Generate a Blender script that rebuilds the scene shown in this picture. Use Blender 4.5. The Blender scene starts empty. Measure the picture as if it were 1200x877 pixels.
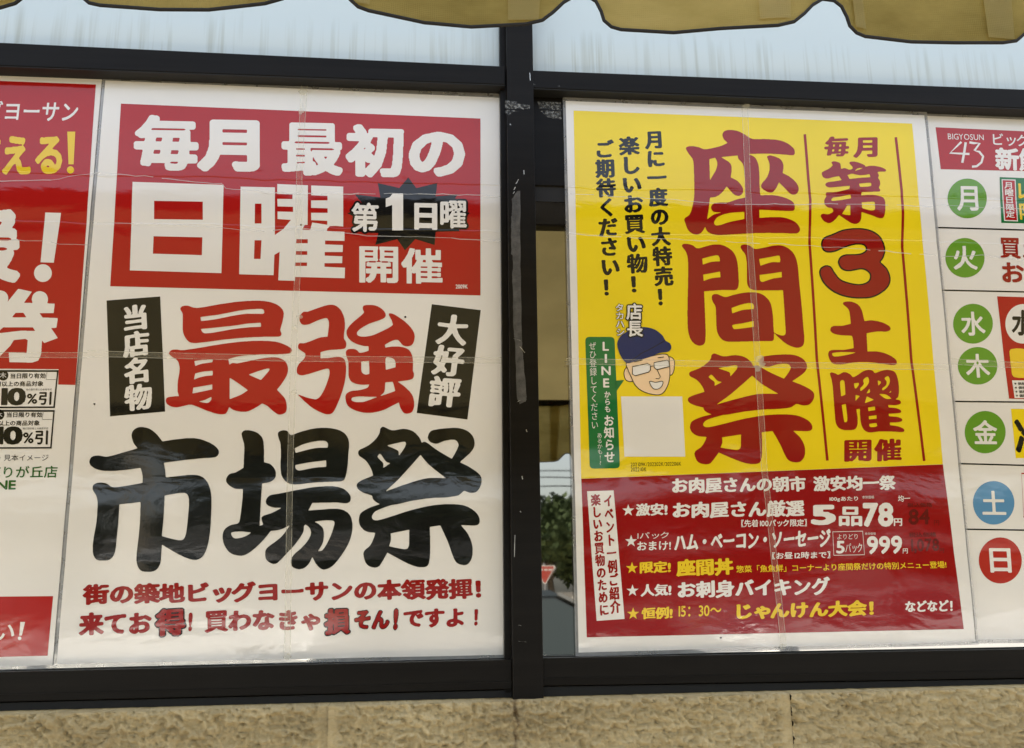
import bpy, bmesh, math, random
import numpy as np
from mathutils import Vector, Matrix, noise
from mathutils.geometry import tessellate_polygon
random.seed(7)
SC = bpy.context.scene
COL = SC.collection

# ------------------------------------------------------------------ camera
F, PW, PH = 1100.0, 1200.0, 877.0
YAW, PITCH, ROLL = math.radians(5.983), math.radians(12.983), math.radians(-0.892)
CAM = Vector((0.0, -1.40, 1.50))
_f = Vector((math.sin(YAW)*math.cos(PITCH), math.cos(YAW)*math.cos(PITCH), math.sin(PITCH)))
_r0 = Vector((math.cos(YAW), -math.sin(YAW), 0)); _u0 = _r0.cross(_f)
_r = _r0*math.cos(ROLL) + _u0*math.sin(ROLL)
_u = _u0*math.cos(ROLL) - _r0*math.sin(ROLL)
cd = bpy.data.cameras.new('camera'); cam = bpy.data.objects.new('camera', cd); COL.objects.link(cam)
cam.matrix_world = Matrix(((_r.x, _u.x, -_f.x, CAM.x), (_r.y, _u.y, -_f.y, CAM.y), (_r.z, _u.z, -_f.z, CAM.z), (0, 0, 0, 1)))
cd.sensor_width = 36.0; cd.lens = F/PW*36.0; cd.clip_start = 0.02; cd.clip_end = 2000
SC.camera = cam
SC.cycles.use_denoising = True
# ------------------------------------------------------------------ sky, sun, exposure
SUN_EL, SUN_ROT = math.radians(62), math.radians(18)
w = bpy.data.worlds.new('World'); SC.world = w; w.use_nodes = True
nt = w.node_tree; nt.nodes.clear()
sky = nt.nodes.new('ShaderNodeTexSky'); sky.sky_type = 'NISHITA'; sky.sun_disc = False
sky.sun_elevation = SUN_EL; sky.sun_rotation = SUN_ROT; sky.dust_density = 3.0; sky.air_density = 1.2
bg = nt.nodes.new('ShaderNodeBackground'); bg.inputs['Strength'].default_value = 0.15
wo = nt.nodes.new('ShaderNodeOutputWorld')
hz = nt.nodes.new('ShaderNodeHueSaturation'); hz.inputs['Saturation'].default_value = .55      # hazy summer sky
nt.links.new(sky.outputs[0], hz.inputs['Color']); nt.links.new(hz.outputs[0], bg.inputs[0]); nt.links.new(bg.outputs[0], wo.inputs[0])
sd = bpy.data.lights.new('sun', 'SUN'); sd.energy = 5.0; sd.angle = math.radians(0.5); sd.color = (1.0, 0.94, 0.84)
so = bpy.data.objects.new('sun', sd); COL.objects.link(so)
sdir = Vector((math.sin(SUN_ROT)*math.cos(SUN_EL), math.cos(SUN_ROT)*math.cos(SUN_EL), math.sin(SUN_EL)))
so.rotation_euler = sdir.to_track_quat('Z', 'Y').to_euler(); so.location = (0, 3, 8)
SC.view_settings.view_transform = 'Standard'; SC.view_settings.look = 'None'
SC.view_settings.exposure = 1.64; SC.view_settings.gamma = 1.0

# ------------------------------------------------------------------ projection helpers (photo pixel -> point on a real plane)
def ray(px, py):
    return (_f*F + _r*(px-PW/2) - _u*(py-PH/2)).normalized()
def W(px, py, off=0.0):
    d = ray(px, py); t = (-off - CAM.y)/d.y
    return CAM + d*t
def RFL(px, py, Y):
    P = W(px, py, 0); d = P-CAM; d.y = -d.y
    return P + d*(Y/-d.y)

# ------------------------------------------------------------------ object helpers
def tag(o, label=None, cat=None, group=None, kind=None):
    if label: o['label'] = label
    if cat: o['category'] = cat
    if group: o['group'] = group
    if kind: o['kind'] = kind
    return o
def empty(name, loc=(0, 0, 0)):
    o = bpy.data.objects.new(name, None); o.location = loc; o.empty_display_size = 0.1; COL.objects.link(o); return o
def mesh_obj(name, verts, faces, mat, parent=None, smooth=False):
    me = bpy.data.meshes.new(name); me.from_pydata([tuple(v) for v in verts], [], faces); me.update()
    me.materials.append(mat)
    if smooth: me.shade_smooth()
    o = bpy.data.objects.new(name, me); COL.objects.link(o)
    if parent:
        o.parent = parent; o.matrix_parent_inverse = Matrix.Translation(-Vector(parent.location))
    return o
class MB:
    def __init__(s): s.v = []; s.f = []
    def add(s, vs, fs):
        n = len(s.v); s.v += [Vector(v) for v in vs]; s.f += [tuple(i+n for i in f) for f in fs]; return s
    def box(s, a, b):
        x0, y0, z0 = a; x1, y1, z1 = b
        return s.add([(x0,y0,z0),(x1,y0,z0),(x1,y1,z0),(x0,y1,z0),(x0,y0,z1),(x1,y0,z1),(x1,y1,z1),(x0,y1,z1)],
            [(0,3,2,1),(4,5,6,7),(0,1,5,4),(1,2,6,5),(2,3,7,6),(3,0,4,7)])
    def bevbox(s, a, b, r):
        bm = bmesh.new(); t = MB().box(a, b)
        vs = [bm.verts.new(v) for v in t.v]
        for f in t.f: bm.faces.new([vs[i] for i in f])
        bmesh.ops.bevel(bm, geom=bm.edges[:], offset=r, segments=2, affect='EDGES', profile=0.6)
        bm.verts.index_update()
        s.add([v.co.copy() for v in bm.verts], [tuple(v.index for v in f.verts) for f in bm.faces]); bm.free(); return s
    def prism(s, front, depth, bev=0.0):
        """front: world points (y=-off) -> extruded back by depth along +y"""
        if bev:
            bm = bmesh.new(); a = [bm.verts.new(p) for p in front]; b = [bm.verts.new(Vector(p)+Vector((0, depth, 0))) for p in front]
            n = len(a); ff = bm.faces.new(a); bm.faces.new(b[::-1])
            for i in range(n): bm.faces.new([a[(i+1) % n], a[i], b[i], b[(i+1) % n]])
            bmesh.ops.recalc_face_normals(bm, faces=bm.faces[:])
            bmesh.ops.bevel(bm, geom=list(ff.edges), offset=bev, segments=2, affect='EDGES', profile=0.6)
            bm.verts.index_update()
            s.add([v.co.copy() for v in bm.verts], [tuple(v.index for v in f.verts) for f in bm.faces]); bm.free(); return s
        n = len(front); back = [Vector(p)+Vector((0, depth, 0)) for p in front]
        return s.add(list(front)+back, [tuple(range(n))[::-1], tuple(range(n, 2*n))]+[(i, (i+1) % n, n+(i+1) % n, n+i) for i in range(n)])
    def tube(s, pts, r, seg=8, r2=None):
        pts = [Vector(p) for p in pts]; n = len(pts); base = len(s.v)
        for i, p in enumerate(pts):
            d = (pts[min(i+1, n-1)]-pts[max(i-1, 0)]).normalized()
            a = d.orthogonal().normalized() if abs(d.z) > .95 else d.cross(Vector((0, 0, 1))).normalized()
            b = d.cross(a); rr = r if r2 is None else r+(r2-r)*i/(n-1)
            for k in range(seg):
                t = 2*math.pi*k/seg; s.v.append(p+a*math.cos(t)*rr+b*math.sin(t)*rr)
        for i in range(n-1):
            for k in range(seg):
                k2 = (k+1) % seg; s.f.append((base+i*seg+k, base+i*seg+k2, base+(i+1)*seg+k2, base+(i+1)*seg+k))
        s.f.append(tuple(base+k for k in range(seg))[::-1]); s.f.append(tuple(base+(n-1)*seg+k for k in range(seg)))
        return s
    def build(s, name, mat, parent=None, smooth=False): return mesh_obj(name, s.v, s.f, mat, parent, smooth)

# ------------------------------------------------------------------ materials
class NT:
    def __init__(s, m): s.m = m; s.t = m.node_tree; s.n = s.t.nodes; s.l = s.t.links
    def new(s, t, **k):
        x = s.n.new(t)
        for a, b in k.items(): setattr(x, a, b)
        return x
    def math(s, op, a, b=None):
        x = s.new('ShaderNodeMath', operation=op)
        for i, v in enumerate((a, b)):
            if v is None: continue
            if isinstance(v, (int, float)): x.inputs[i].default_value = v
            else: s.l.new(v, x.inputs[i])
        return x.outputs[0]
    def noise(s, vec, scale, detail=2.0, rough=.5, dist=0.0):
        x = s.new('ShaderNodeTexNoise'); x.inputs['Scale'].default_value = scale; x.inputs['Detail'].default_value = detail
        x.inputs['Roughness'].default_value = rough; x.inputs['Distortion'].default_value = dist
        if vec is not None: s.l.new(vec, x.inputs['Vector'])
        return x.outputs[0]
    def mapping(s, vec, scale, loc=(0, 0, 0), rot=(0, 0, 0)):
        x = s.new('ShaderNodeMapping'); x.inputs['Scale'].default_value = scale; x.inputs['Location'].default_value = loc
        x.inputs['Rotation'].default_value = rot
        s.l.new(vec, x.inputs[0]); return x.outputs[0]
    def ramp(s, fac, stops):
        x = s.new('ShaderNodeValToRGB'); e = x.color_ramp.elements
        while len(e) < len(stops): e.new(0.5)
        for i, (p, c) in enumerate(stops): e[i].position = p; e[i].color = (*c, 1)
        s.l.new(fac, x.inputs[0]); return x.outputs[0]
def mat(name, col, rough=.5, ior=1.5, metal=0.0, spec=.5):
    m = bpy.data.materials.new(name); m.use_nodes = True; t = NT(m); p = t.n['Principled BSDF']
    p.inputs['Base Color'].default_value = (*col, 1); p.inputs['Roughness'].default_value = rough
    p.inputs['IOR'].default_value = ior; p.inputs['Metallic'].default_value = metal
    p.inputs['Specular IOR Level'].default_value = spec
    return m, t, p
def pos(t): return t.new('ShaderNodeNewGeometry').outputs['Position']

ZC = [W(100, 205).z, W(100, 262).z, W(100, 415).z, W(100, 640).z]     # heights of the folds in the laminated posters
def relief_group():
    g = bpy.data.node_groups.new('laminate_relief', 'ShaderNodeTree')
    g.interface.new_socket(name='Height', in_out='OUTPUT', socket_type='NodeSocketFloat')
    class M: node_tree = g
    t = NT(M); go = t.new('NodeGroupOutput'); P = pos(t)
    wav = t.noise(t.mapping(P, (1.6, 1, 6.5)), 1.0, 2.0, .45)
    h = t.math('MULTIPLY', wav, 1.7)
    wv2 = t.noise(t.mapping(P, (9, 1, 16), (3, 0, 1)), 1.0, 3.0, .5, .4)
    h = t.math('ADD', h, t.math('MULTIPLY', wv2, 0.85))
    peb = t.noise(P, 330, 2.0, .6)
    h = t.math('ADD', h, t.math('MULTIPLY', peb, 0.026))
    sep = t.new('ShaderNodeSeparateXYZ'); t.l.new(P, sep.inputs[0])
    wob = t.noise(t.mapping(P, (5, 0, 0)), 1.0, 3.0, .6)
    z = t.math('ADD', sep.outputs[2], t.math('MULTIPLY', t.math('SUBTRACT', wob, .5), 0.022))
    for zc, wd, am in ((ZC[0], .0016, .42), (ZC[1], .0016, .30)):
        d = t.math('ABSOLUTE', t.math('SUBTRACT', z, zc))
        r = t.math('MULTIPLY', t.math('MAXIMUM', t.math('SUBTRACT', 1.0, t.math('DIVIDE', d, wd)), 0.0), am)
        r = t.math('MULTIPLY', r, t.math('ADD', .35, t.noise(t.mapping(P, (60, 0, 0)), 1.0, 2.0)))
        h = t.math('ADD', h, r)
    t.l.new(h, go.inputs[0]); return g
REL = relief_group()
def printed(name, col, rough=.065):
    m, t, p = mat(name, col, rough, 1.5, 0, .60)
    g = t.new('ShaderNodeGroup'); g.node_tree = REL
    b = t.new('ShaderNodeBump'); b.inputs['Strength'].default_value = 1.0; b.inputs['Distance'].default_value = 0.001
    t.l.new(g.outputs[0], b.inputs['Height']); t.l.new(b.outputs[0], p.inputs['Normal'])
    # faint unevenness of the ink and paper
    n = t.noise(t.mapping(pos(t), (7, 1, 7)), 1.0, 4.0)
    hs = t.new('ShaderNodeHueSaturation'); hs.inputs['Color'].default_value = (*col, 1)
    t.l.new(t.math('ADD', .93, t.math('MULTIPLY', n, .14)), hs.inputs['Value'])
    t.l.new(hs.outputs[0], p.inputs['Base Color'])
    return m
PAPER = printed('laminated_paper', (.82, .805, .78))
RED = printed('red_ink', (.42, .010, .008)); DRED = printed('dark_red_ink', (.30, .008, .006)); BRED = printed('banner_red_ink', (.30, .005, .006))
YEL = printed('yellow_ink', (.88, .68, .012)); LYEL = printed('lettering_yellow_ink', (.85, .60, .03))
BLK = printed('black_ink', (.008, .008, .008)); GRN = printed('green_ink', (.012, .17, .045)); LGRN = printed('leaf_green_ink', (.13, .33, .025))
DGRN = printed('dark_green_ink', (.03, .13, .02)); BLU = printed('blue_ink', (.11, .29, .52)); NAVY = printed('navy_ink', (.006, .018, .12)); SKIN = printed('skin_ink', (.90, .66, .42))
CRED = printed('circle_red_ink', (.45, .03, .02)); DARKR = printed('faint_maroon_ink', (.13, .008, .006))
COLS = dict(w=PAPER, r=RED, d=DRED, b=BRED, y=YEL, Y=LYEL, k=BLK, g=GRN, G=LGRN, D=DGRN, m=DARKR)

def clear_mat(name, tint, fac, rough=.08):
    m = bpy.data.materials.new(name); m.use_nodes = True; t = NT(m); t.n.clear()
    o = t.new('ShaderNodeOutputMaterial'); tr = t.new('ShaderNodeBsdfTransparent'); p = t.new('ShaderNodeBsdfPrincipled')
    p.inputs['Base Color'].default_value = (*tint, 1); p.inputs['Roughness'].default_value = rough
    n = t.noise(t.mapping(pos(t), (70, 70, 260)), 1.0, 3.0)
    b = t.new('ShaderNodeBump'); b.inputs['Distance'].default_value = .0006; b.inputs['Strength'].default_value = .6
    t.l.new(n, b.inputs['Height']); t.l.new(b.outputs[0], p.inputs['Normal'])
    mx = t.new('ShaderNodeMixShader')
    f = t.math('ADD', fac*.55, t.math('MULTIPLY', t.noise(t.mapping(pos(t), (40, 40, 40), (5, 0, 0)), 1.0, 3.0), fac*.9))
    t.l.new(f, mx.inputs[0]); t.l.new(tr.outputs[0], mx.inputs[1]); t.l.new(p.outputs[0], mx.inputs[2]); t.l.new(mx.outputs[0], o.inputs[0])
    return m
TAPE = clear_mat('clear_tape_film', (.85, .82, .66), .09); TAPEE = clear_mat('tape_edge_film', (.85, .83, .7), .32)
CREASE = clear_mat('whitened_fold_highlight', (.9, .9, .87), .38)
FILM = clear_mat('laminate_margin_film', (.55, .56, .58), .42)

def frame_mat():
    m, t, p = mat('dark_anodised_aluminium', (.028, .027, .026), .30, 1.5, .0, .13)
    n = t.noise(t.mapping(pos(t), (3, 3, 60)), 1.0, 5.0, .65)
    t.l.new(t.ramp(n, [(.3, (.005, .004, .003)), (.75, (.010, .0085, .007))]), p.inputs['Base Color'])
    t.l.new(t.math('ADD', .26, t.math('MULTIPLY', t.noise(pos(t), 22, 4.0), .26)), p.inputs['Roughness'])
    b = t.new('ShaderNodeBump'); b.inputs['Distance'].default_value = .0004; b.inputs['Strength'].default_value = .35
    t.l.new(t.noise(t.mapping(pos(t), (30, 30, 4)), 4.0, 4.0), b.inputs['Height']); t.l.new(b.outputs[0], p.inputs['Normal'])
    return m
ALU = frame_mat()
RUB_SHADE, _, _ = mat('black_rubber_and_shade', (.006, .006, .006), .7)  # black for wires and beads, and for shade painted around the rails
def glass_mat():
    m, t, p = mat('mirror_film_window_glass', (.31, .30, .275), .015, 1.5, 1.0)
    b = t.new('ShaderNodeBump'); b.inputs['Distance'].default_value = .001; b.inputs['Strength'].default_value = 1.0
    t.l.new(t.math('MULTIPLY', t.noise(pos(t), 7, 1.0), .12), b.inputs['Height']); t.l.new(b.outputs[0], p.inputs['Normal'])
    t.l.new(t.math('MULTIPLY', t.math('ADD', t.noise(pos(t), 30, 5.0, .7), -.1), .05), p.inputs['Roughness'])
    return m
GLASS = glass_mat()
ZR = W(600, 80).z
def frosted_mat():
    m, t, p = mat('frosted_white_glass', (.62, .70, .72), .22)
    P = pos(t); sep = t.new('ShaderNodeSeparateXYZ'); t.l.new(P, sep.inputs[0])
    # grime that has run down the pane: soft vertical streaks standing on the rail
    st = t.noise(t.mapping(P, (58, 1, 2.2)), 1.0, 3.0, .65)
    st = t.ramp(st, [(.50, (0, 0, 0)), (.66, (1, 1, 1))])
    ln = t.noise(t.mapping(P, (40, 0, 0), (9, 0, 0)), 1.0, 2.0)
    hgt = t.math('SUBTRACT', sep.outputs[2], ZR)
    top = t.math('ADD', .035, t.math('MULTIPLY', ln, .085))
    fade = t.math('MAXIMUM', t.math('SUBTRACT', 1.0, t.math('DIVIDE', t.math('MAXIMUM', hgt, 0.0), top)), 0.0)
    fac = t.math('MULTIPLY', t.math('MULTIPLY', st, t.math('POWER', fade, .8)), t.math('MULTIPLY', t.noise(t.mapping(P, (6, 0, 0)), 1.0, 3.0), 1.25))
    mx = t.new('ShaderNodeMixRGB'); mx.inputs[1].default_value = (.60, .70, .74, 1); mx.inputs[2].default_value = (.25, .28, .22, 1)
    t.l.new(fac, mx.inputs[0])
    base = t.math('MULTIPLY', t.math('MAXIMUM', t.math('SUBTRACT', 1.0, t.math('DIVIDE', t.math('MAXIMUM', hgt, 0.0), .06)), 0.0), .45)
    m2 = t.new('ShaderNodeMixRGB'); t.l.new(mx.outputs[0], m2.inputs[1]); m2.inputs[2].default_value = (.66, .67, .58, 1)
    t.l.new(base, m2.inputs[0]); t.l.new(m2.outputs[0], p.inputs['Base Color'])
    return m
FROST = frosted_mat()
def stucco_mat():
    m, t, p = mat('sand_coloured_stucco', (.40, .33, .20), .6)
    P = pos(t)
    n = t.noise(t.mapping(P, (8, 8, 22)), 1.0, 5.0, .6)
    c = t.ramp(n, [(.25, (.40, .32, .175)), (.5, (.52, .425, .24)), (.8, (.62, .52, .31))])
    # brown run below the mullion
    sep = t.new('ShaderNodeSeparateXYZ'); t.l.new(P, sep.inputs[0])
    xs = W(603, 850, .055).x
    d = t.math('ABSOLUTE', t.math('SUBTRACT', t.math('ADD', sep.outputs[0], t.math('MULTIPLY', t.math('SUBTRACT', t.noise(P, 40, 3.0), .5), .02)), xs))
    s1 = t.math('MAXIMUM', t.math('SUBTRACT', 1.0, t.math('DIVIDE', d, .0045)), 0.0)
    s2 = t.math('MULTIPLY', t.math('MAXIMUM', t.math('SUBTRACT', 1.0, t.math('DIVIDE', d, .055)), 0.0), t.ramp(t.noise(t.mapping(P, (20, 20, 90)), 1.0, 4.0), [(.45, (0, 0, 0)), (.7, (1, 1, 1))]))
    st = t.math('MINIMUM', t.math('ADD', t.math('MULTIPLY', s1, .6), t.math('MULTIPLY', s2, .5)), 1.0)
    mx = t.new('ShaderNodeMixRGB'); t.l.new(st, mx.inputs[0]); t.l.new(c, mx.inputs[1]); mx.inputs[2].default_value = (.12, .075, .03, 1)
    t.l.new(mx.outputs[0], p.inputs['Base Color'])
    b = t.new('ShaderNodeBump'); b.inputs['Distance'].default_value = .0035; b.inputs['Strength'].default_value = 1.0
    t.l.new(t.noise(t.mapping(P, (150, 150, 260)), 1.0, 4.0, .6), b.inputs['Height']); t.l.new(b.outputs[0], p.inputs['Normal'])
    return m
STUC = stucco_mat()
def canvas_mat(name, tr, stops):
    m = bpy.data.materials.new(name); m.use_nodes = True; t = NT(m); t.n.clear()
    o = t.new('ShaderNodeOutputMaterial'); d = t.new('ShaderNodeBsdfDiffuse'); k = t.new('ShaderNodeBsdfTranslucent'); mx = t.new('ShaderNodeMixShader')
    P = pos(t); n = t.noise(t.mapping(P, (7, 7, 16)), 1.0, 6.0, .62)
    c = t.ramp(n, stops)
    t.l.new(c, d.inputs[0]); t.l.new(c, k.inputs[0]); mx.inputs[0].default_value = tr
    b = t.new('ShaderNodeBump'); b.inputs['Distance'].default_value = .002; b.inputs['Strength'].default_value = .8
    wv = t.new('ShaderNodeTexWave'); wv.inputs['Scale'].default_value = 260; wv.bands_direction = 'X'; t.l.new(P, wv.inputs[0])
    w2 = t.new('ShaderNodeTexWave'); w2.inputs['Scale'].default_value = 260; w2.bands_direction = 'Z'; t.l.new(P, w2.inputs[0])
    t.l.new(t.math('ADD', t.math('MULTIPLY', t.noise(P, 12, 4.0), 3.0), t.math('MULTIPLY', t.math('ADD', wv.outputs[1], w2.outputs[1]), .09)), b.inputs['Height']); t.l.new(b.outputs[0], d.inputs['Normal'])
    t.l.new(d.outputs[0], mx.inputs[1]); t.l.new(k.outputs[0], mx.inputs[2]); t.l.new(mx.outputs[0], o.inputs[0])
    return m
CANV = canvas_mat('ochre_awning_canvas', .6, [(.28, (.26, .21, .065)), (.5, (.44, .36, .125)), (.72, (.60, .50, .20))])
CANT = canvas_mat('thin_awning_canvas', .45, [(.3, (.33, .265, .115)), (.75, (.42, .34, .15))])
CANF = canvas_mat('pale_canvas_facing', .6, [(.3, (.44, .36, .14)), (.75, (.62, .53, .25))])
PIPE, _, _ = mat('black_binding_tape', (.008, .007, .006), .8)

# ------------------------------------------------------------------ lettering pipeline: glyph -> raster -> thicken / round -> outline -> flat mesh
fc = bpy.data.curves.new('type_sampler', 'FONT'); fo = bpy.data.objects.new('type_sampler', fc); COL.objects.link(fo)
fc.resolution_u = 3
_gc = {}
def glyph(ch, res):
    k = (ch, res)
    if k in _gc: return _gc[k]
    fc.body = ch; bpy.context.view_layer.update()
    e = fo.evaluated_get(bpy.context.evaluated_depsgraph_get()); m = e.to_mesh()
    pad = int(res*.25); H = res+2*pad
    if not m or not len(m.vertices):
        _gc[k] = None
        return None
    co = np.array([v.co[:2] for v in m.vertices]); m.calc_loop_triangles()
    tri = np.array([t.vertices[:] for t in m.loop_triangles]); e.to_mesh_clear()
    adv = 1.0 if ord(ch) > 0x2000 else co[:, 0].max()+.05
    wd = int(math.ceil(max(adv, co[:, 0].max())*res))+2*pad
    A = np.zeros((H, wd), bool)
    X = co[:, 0]*res+pad; Y = (0.88-co[:, 1])*res+pad
    for a, b, c in tri:
        x0, x1, x2 = X[a], X[b], X[c]; y0, y1, y2 = Y[a], Y[b], Y[c]
        i0 = max(int(min(x0, x1, x2)), 0); i1 = min(int(max(x0, x1, x2))+2, wd); j0 = max(int(min(y0, y1, y2)), 0); j1 = min(int(max(y0, y1, y2))+2, H)
        if i1 <= i0 or j1 <= j0: continue
        gx = np.arange(i0, i1)[None, :]+.5; gy = np.arange(j0, j1)[:, None]+.5
        e0 = (x1-x0)*(gy-y0)-(y1-y0)*(gx-x0); e1 = (x2-x1)*(gy-y1)-(y2-y1)*(gx-x1); e2 = (x0-x2)*(gy-y2)-(y0-y2)*(gx-x2)
        A[j0:j1, i0:i1] |= ((e0 >= -.01) & (e1 >= -.01) & (e2 >= -.01)) | ((e0 <= .01) & (e1 <= .01) & (e2 <= .01))
    _gc[k] = (A, pad, adv); return _gc[k]
def blur(A, s):
    if s <= 0: return A.astype(float)
    r = int(math.ceil(s*2.5)); k = np.exp(-.5*(np.arange(-r, r+1)/s)**2); k /= k.sum(); A = A.astype(float)
    for ax in (0, 1):
        P = np.pad(A, [(r, r) if i == ax else (0, 0) for i in (0, 1)]); B = np.zeros_like(A)
        for i, q in enumerate(k): B += q*(P[i:i+A.shape[0]] if ax == 0 else P[:, i:i+A.shape[1]])
        A = B
    return A
def maxf(D, r):
    for ax in (0, 1):
        P = np.pad(D, [(r, r) if i == ax else (0, 0) for i in (0, 1)], mode='edge'); B = D.copy()
        for i in range(2*r+1): B = np.maximum(B, P[i:i+D.shape[0]] if ax == 0 else P[:, i:i+D.shape[1]])
        D = B
    return D
def thicken(A, r, gap, ax=1.0, ay=1.0):
    cap = r+gap+1.5; R = int(math.ceil(cap*max(ax, ay)))
    D = np.full(A.shape, cap); P = np.pad(A, R)
    h, w_ = A.shape
    for dy in range(-R, R+1):
        for dx in range(-R, R+1):
            d = math.hypot(dx/ax, dy/ay)
            if d >= cap: continue
            S = P[R+dy:R+dy+h, R+dx:R+dx+w_]; np.minimum(D, np.where(S, d, cap), out=D)
    if gap <= 0: return D <= r
    M = blur(maxf(D, int(math.ceil(r+gap))), 1.6)
    return D <= np.minimum(r, M-gap)
def contours(Fd):
    Fd = np.pad(Fd, 1); h, w_ = Fd.shape; B = Fd > .5
    c = B[:-1, :-1]*1+B[:-1, 1:]*2+B[1:, 1:]*4+B[1:, :-1]*8
    js, is_ = np.nonzero((c > 0) & (c < 15)); nxt = {}
    E = {1: [(3, 0)], 2: [(0, 1)], 3: [(3, 1)], 4: [(1, 2)], 5: [(3, 0), (1, 2)], 6: [(0, 2)], 7: [(3, 2)], 8: [(2, 3)], 9: [(2, 0)], 10: [(0, 1), (2, 3)], 11: [(2, 1)], 12: [(1, 3)], 13: [(1, 0)], 14: [(0, 3)]}
    def key(j, i, e): return (j, i, 0) if e == 0 else (j, i+1, 1) if e == 1 else (j+1, i, 0) if e == 2 else (j, i, 1)
    for j, i in zip(js.tolist(), is_.tolist()):
        for a, b in E[int(c[j, i])]: nxt[key(j, i, a)] = key(j, i, b)
    loops = []
    while nxt:
        k0, k = nxt.popitem(); ks = [k0]
        while k != k0 and k in nxt: ks.append(k); k = nxt.pop(k)
        L = []
        for (j, i, t) in ks:
            if t == 0: a, b = Fd[j, i], Fd[j, i+1]; L.append((i+(.5-a)/(b-a)-1+.5, j-1+.5))
            else: a, b = Fd[j, i], Fd[j+1, i]; L.append((i-1+.5, j+(.5-a)/(b-a)-1+.5))
        if len(L) > 5: loops.append(L)
    return loops
def simp(L, tol):
    P = np.array(L); n = len(P)
    c = int(np.argmax(((P-P[0])**2).sum(1)))
    def rdp(i, j):
        st = [(i, j)]; keep = {i, j}
        while st:
            a, b = st.pop()
            if b-a < 2: continue
            p, q = P2[a], P2[b]; d = q-p; l = math.hypot(*d) or 1e-9
            s = np.abs(d[0]*(P2[a+1:b, 1]-p[1])-d[1]*(P2[a+1:b, 0]-p[0]))/l
            m = int(np.argmax(s))
            if s[m] > tol: m += a+1; keep.add(m); st += [(a, m), (m, b)]
        return keep
    P2 = np.vstack([P, P[:1]]); ks = sorted(rdp(0, c) | rdp(c, n)); ks = [k for k in ks if k < n]
    return [tuple(P[k]) for k in ks]
def area(L): return .5*sum(L[i-1][0]*L[i][1]-L[i][0]*L[i-1][1] for i in range(len(L)))
class Flat:
    """collects flat shapes, in any plane coordinates, with a mapping to world points"""
    def __init__(s): s.mb = MB()
    def poly(s, loops, fn):
        loops = [L for L in loops if len(L) >= 3 and abs(area(L)) > 1e-9]
        if not loops: return
        # split into islands: every outer loop is filled on its own, with only the counters that lie in it
        def inside(p, L):
            r = False
            for i in range(len(L)):
                (xa, ya), (xb, yb) = L[i-1], L[i]
                if (ya > p[1]) != (yb > p[1]) and p[0] < xa+(p[1]-ya)*(xb-xa)/(yb-ya): r = not r
            return r
        if len(loops) > 1:
            dep = [[j for j in range(len(loops)) if j != i and inside(L[0], loops[j])] for i, L in enumerate(loops)]
            for i, L in enumerate(loops):
                if len(dep[i]) % 2 == 0:
                    s.fill1([L]+[loops[j] for j in range(len(loops)) if len(dep[j]) == len(dep[i])+1 and i in dep[j]], fn)
        else: s.fill1(loops, fn)
    def fill1(s, loops, fn):
        tr = tessellate_polygon([[Vector((x, y, 0)) for x, y in L] for L in loops])
        pts = [p for L in loops for p in L]; wp = [fn(x, y) for x, y in pts]; fs = []
        for a, b, c in tr:
            pa, pb, pc = wp[a], wp[b], wp[c]
            n = (pb-pa).cross(pc-pa)
            if n.length < 1e-14: continue
            fs.append((a, b, c) if n.y < 0 else (a, c, b))
        s.mb.add(wp, fs)
    def build(s, name, m, parent): return s.mb.build(name, m, parent)
def style_mask(A, res, st):
    r, gap, sg = st.get('r', 0)*res, st.get('g', .018)*res, st.get('s', .012)*res
    if r > 0: A = thicken(A, r, gap, st.get('ax', 1.0), st.get('ay', 1.0))
    return blur(A, sg)
HEAVY = dict(r=.050, g=.020, s=.008); BOLD = dict(r=.030, g=.018, s=.008); MED = dict(r=.014, g=.02, s=.008); THIN = dict(r=0, s=.006)
BRUSH = dict(r=.050, g=.021, s=.015, ax=1.15, ay=.8, brush=1); BRUSHB = dict(r=.055, g=.021, s=.015, ax=1.1, ay=.85, brush=1)
def text_cells(s, vertical, res, sx=1.0):
    cells = []; cur = 0.0
    for ch in s:
        g = glyph(ch, res)
        if ch in 'ー〜' and vertical and g: A, pad, adv = g; g = (np.rot90(A, 3).copy(), pad, adv)
        adv = g[2] if g else .45
        if not vertical and ch in 'っゃょッャョ': adv = .86
        cells.append((g, cur)); cur += (1.0 if vertical else adv)
        if vertical and ch == ' ': cur -= .5
    return cells
def _text_loops(s, st, vertical=False, res=72, extra=0.0):
    out = []; bb = [1e9, 1e9, -1e9, -1e9]
    for k, (g, off) in enumerate(text_cells(s, vertical, res)):
        if not g: continue
        A, pad, adv = g; st2 = dict(st)
        x0 = (-pad + (0 if vertical else off*res)); y0 = -pad+(off*res if vertical else 0)
        if vertical and adv < .99: x0 += (1-adv)*res/2
        Fm = style_mask(A, res, st2)
        if not extra:
            L0 = contours(Fm)
        else:
            L0 = contours(Fm); B = blur(thicken(Fm > .5, extra*res, 0), .01*res)
        if st.get('brush'):
            # brush-written slant: rows rise to the right
            def wp(x, y): return (x, y-.05*(x-pad-res/2)+.012*res*math.sin(6*(x+37*k)/res)*math.cos(5*y/res))
        else:
            def wp(x, y): return (x, y)
        for L in L0:
            for x, y in L:
                x, y = wp(x, y); bb = [min(bb[0], x+x0), min(bb[1], y+y0), max(bb[2], x+x0), max(bb[3], y+y0)]
        LL = contours(B) if extra else L0
        out.append([simp([(wp(x, y)[0]+x0, wp(x, y)[1]+y0) for x, y in L], .22) for L in LL])
    return out, bb
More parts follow.
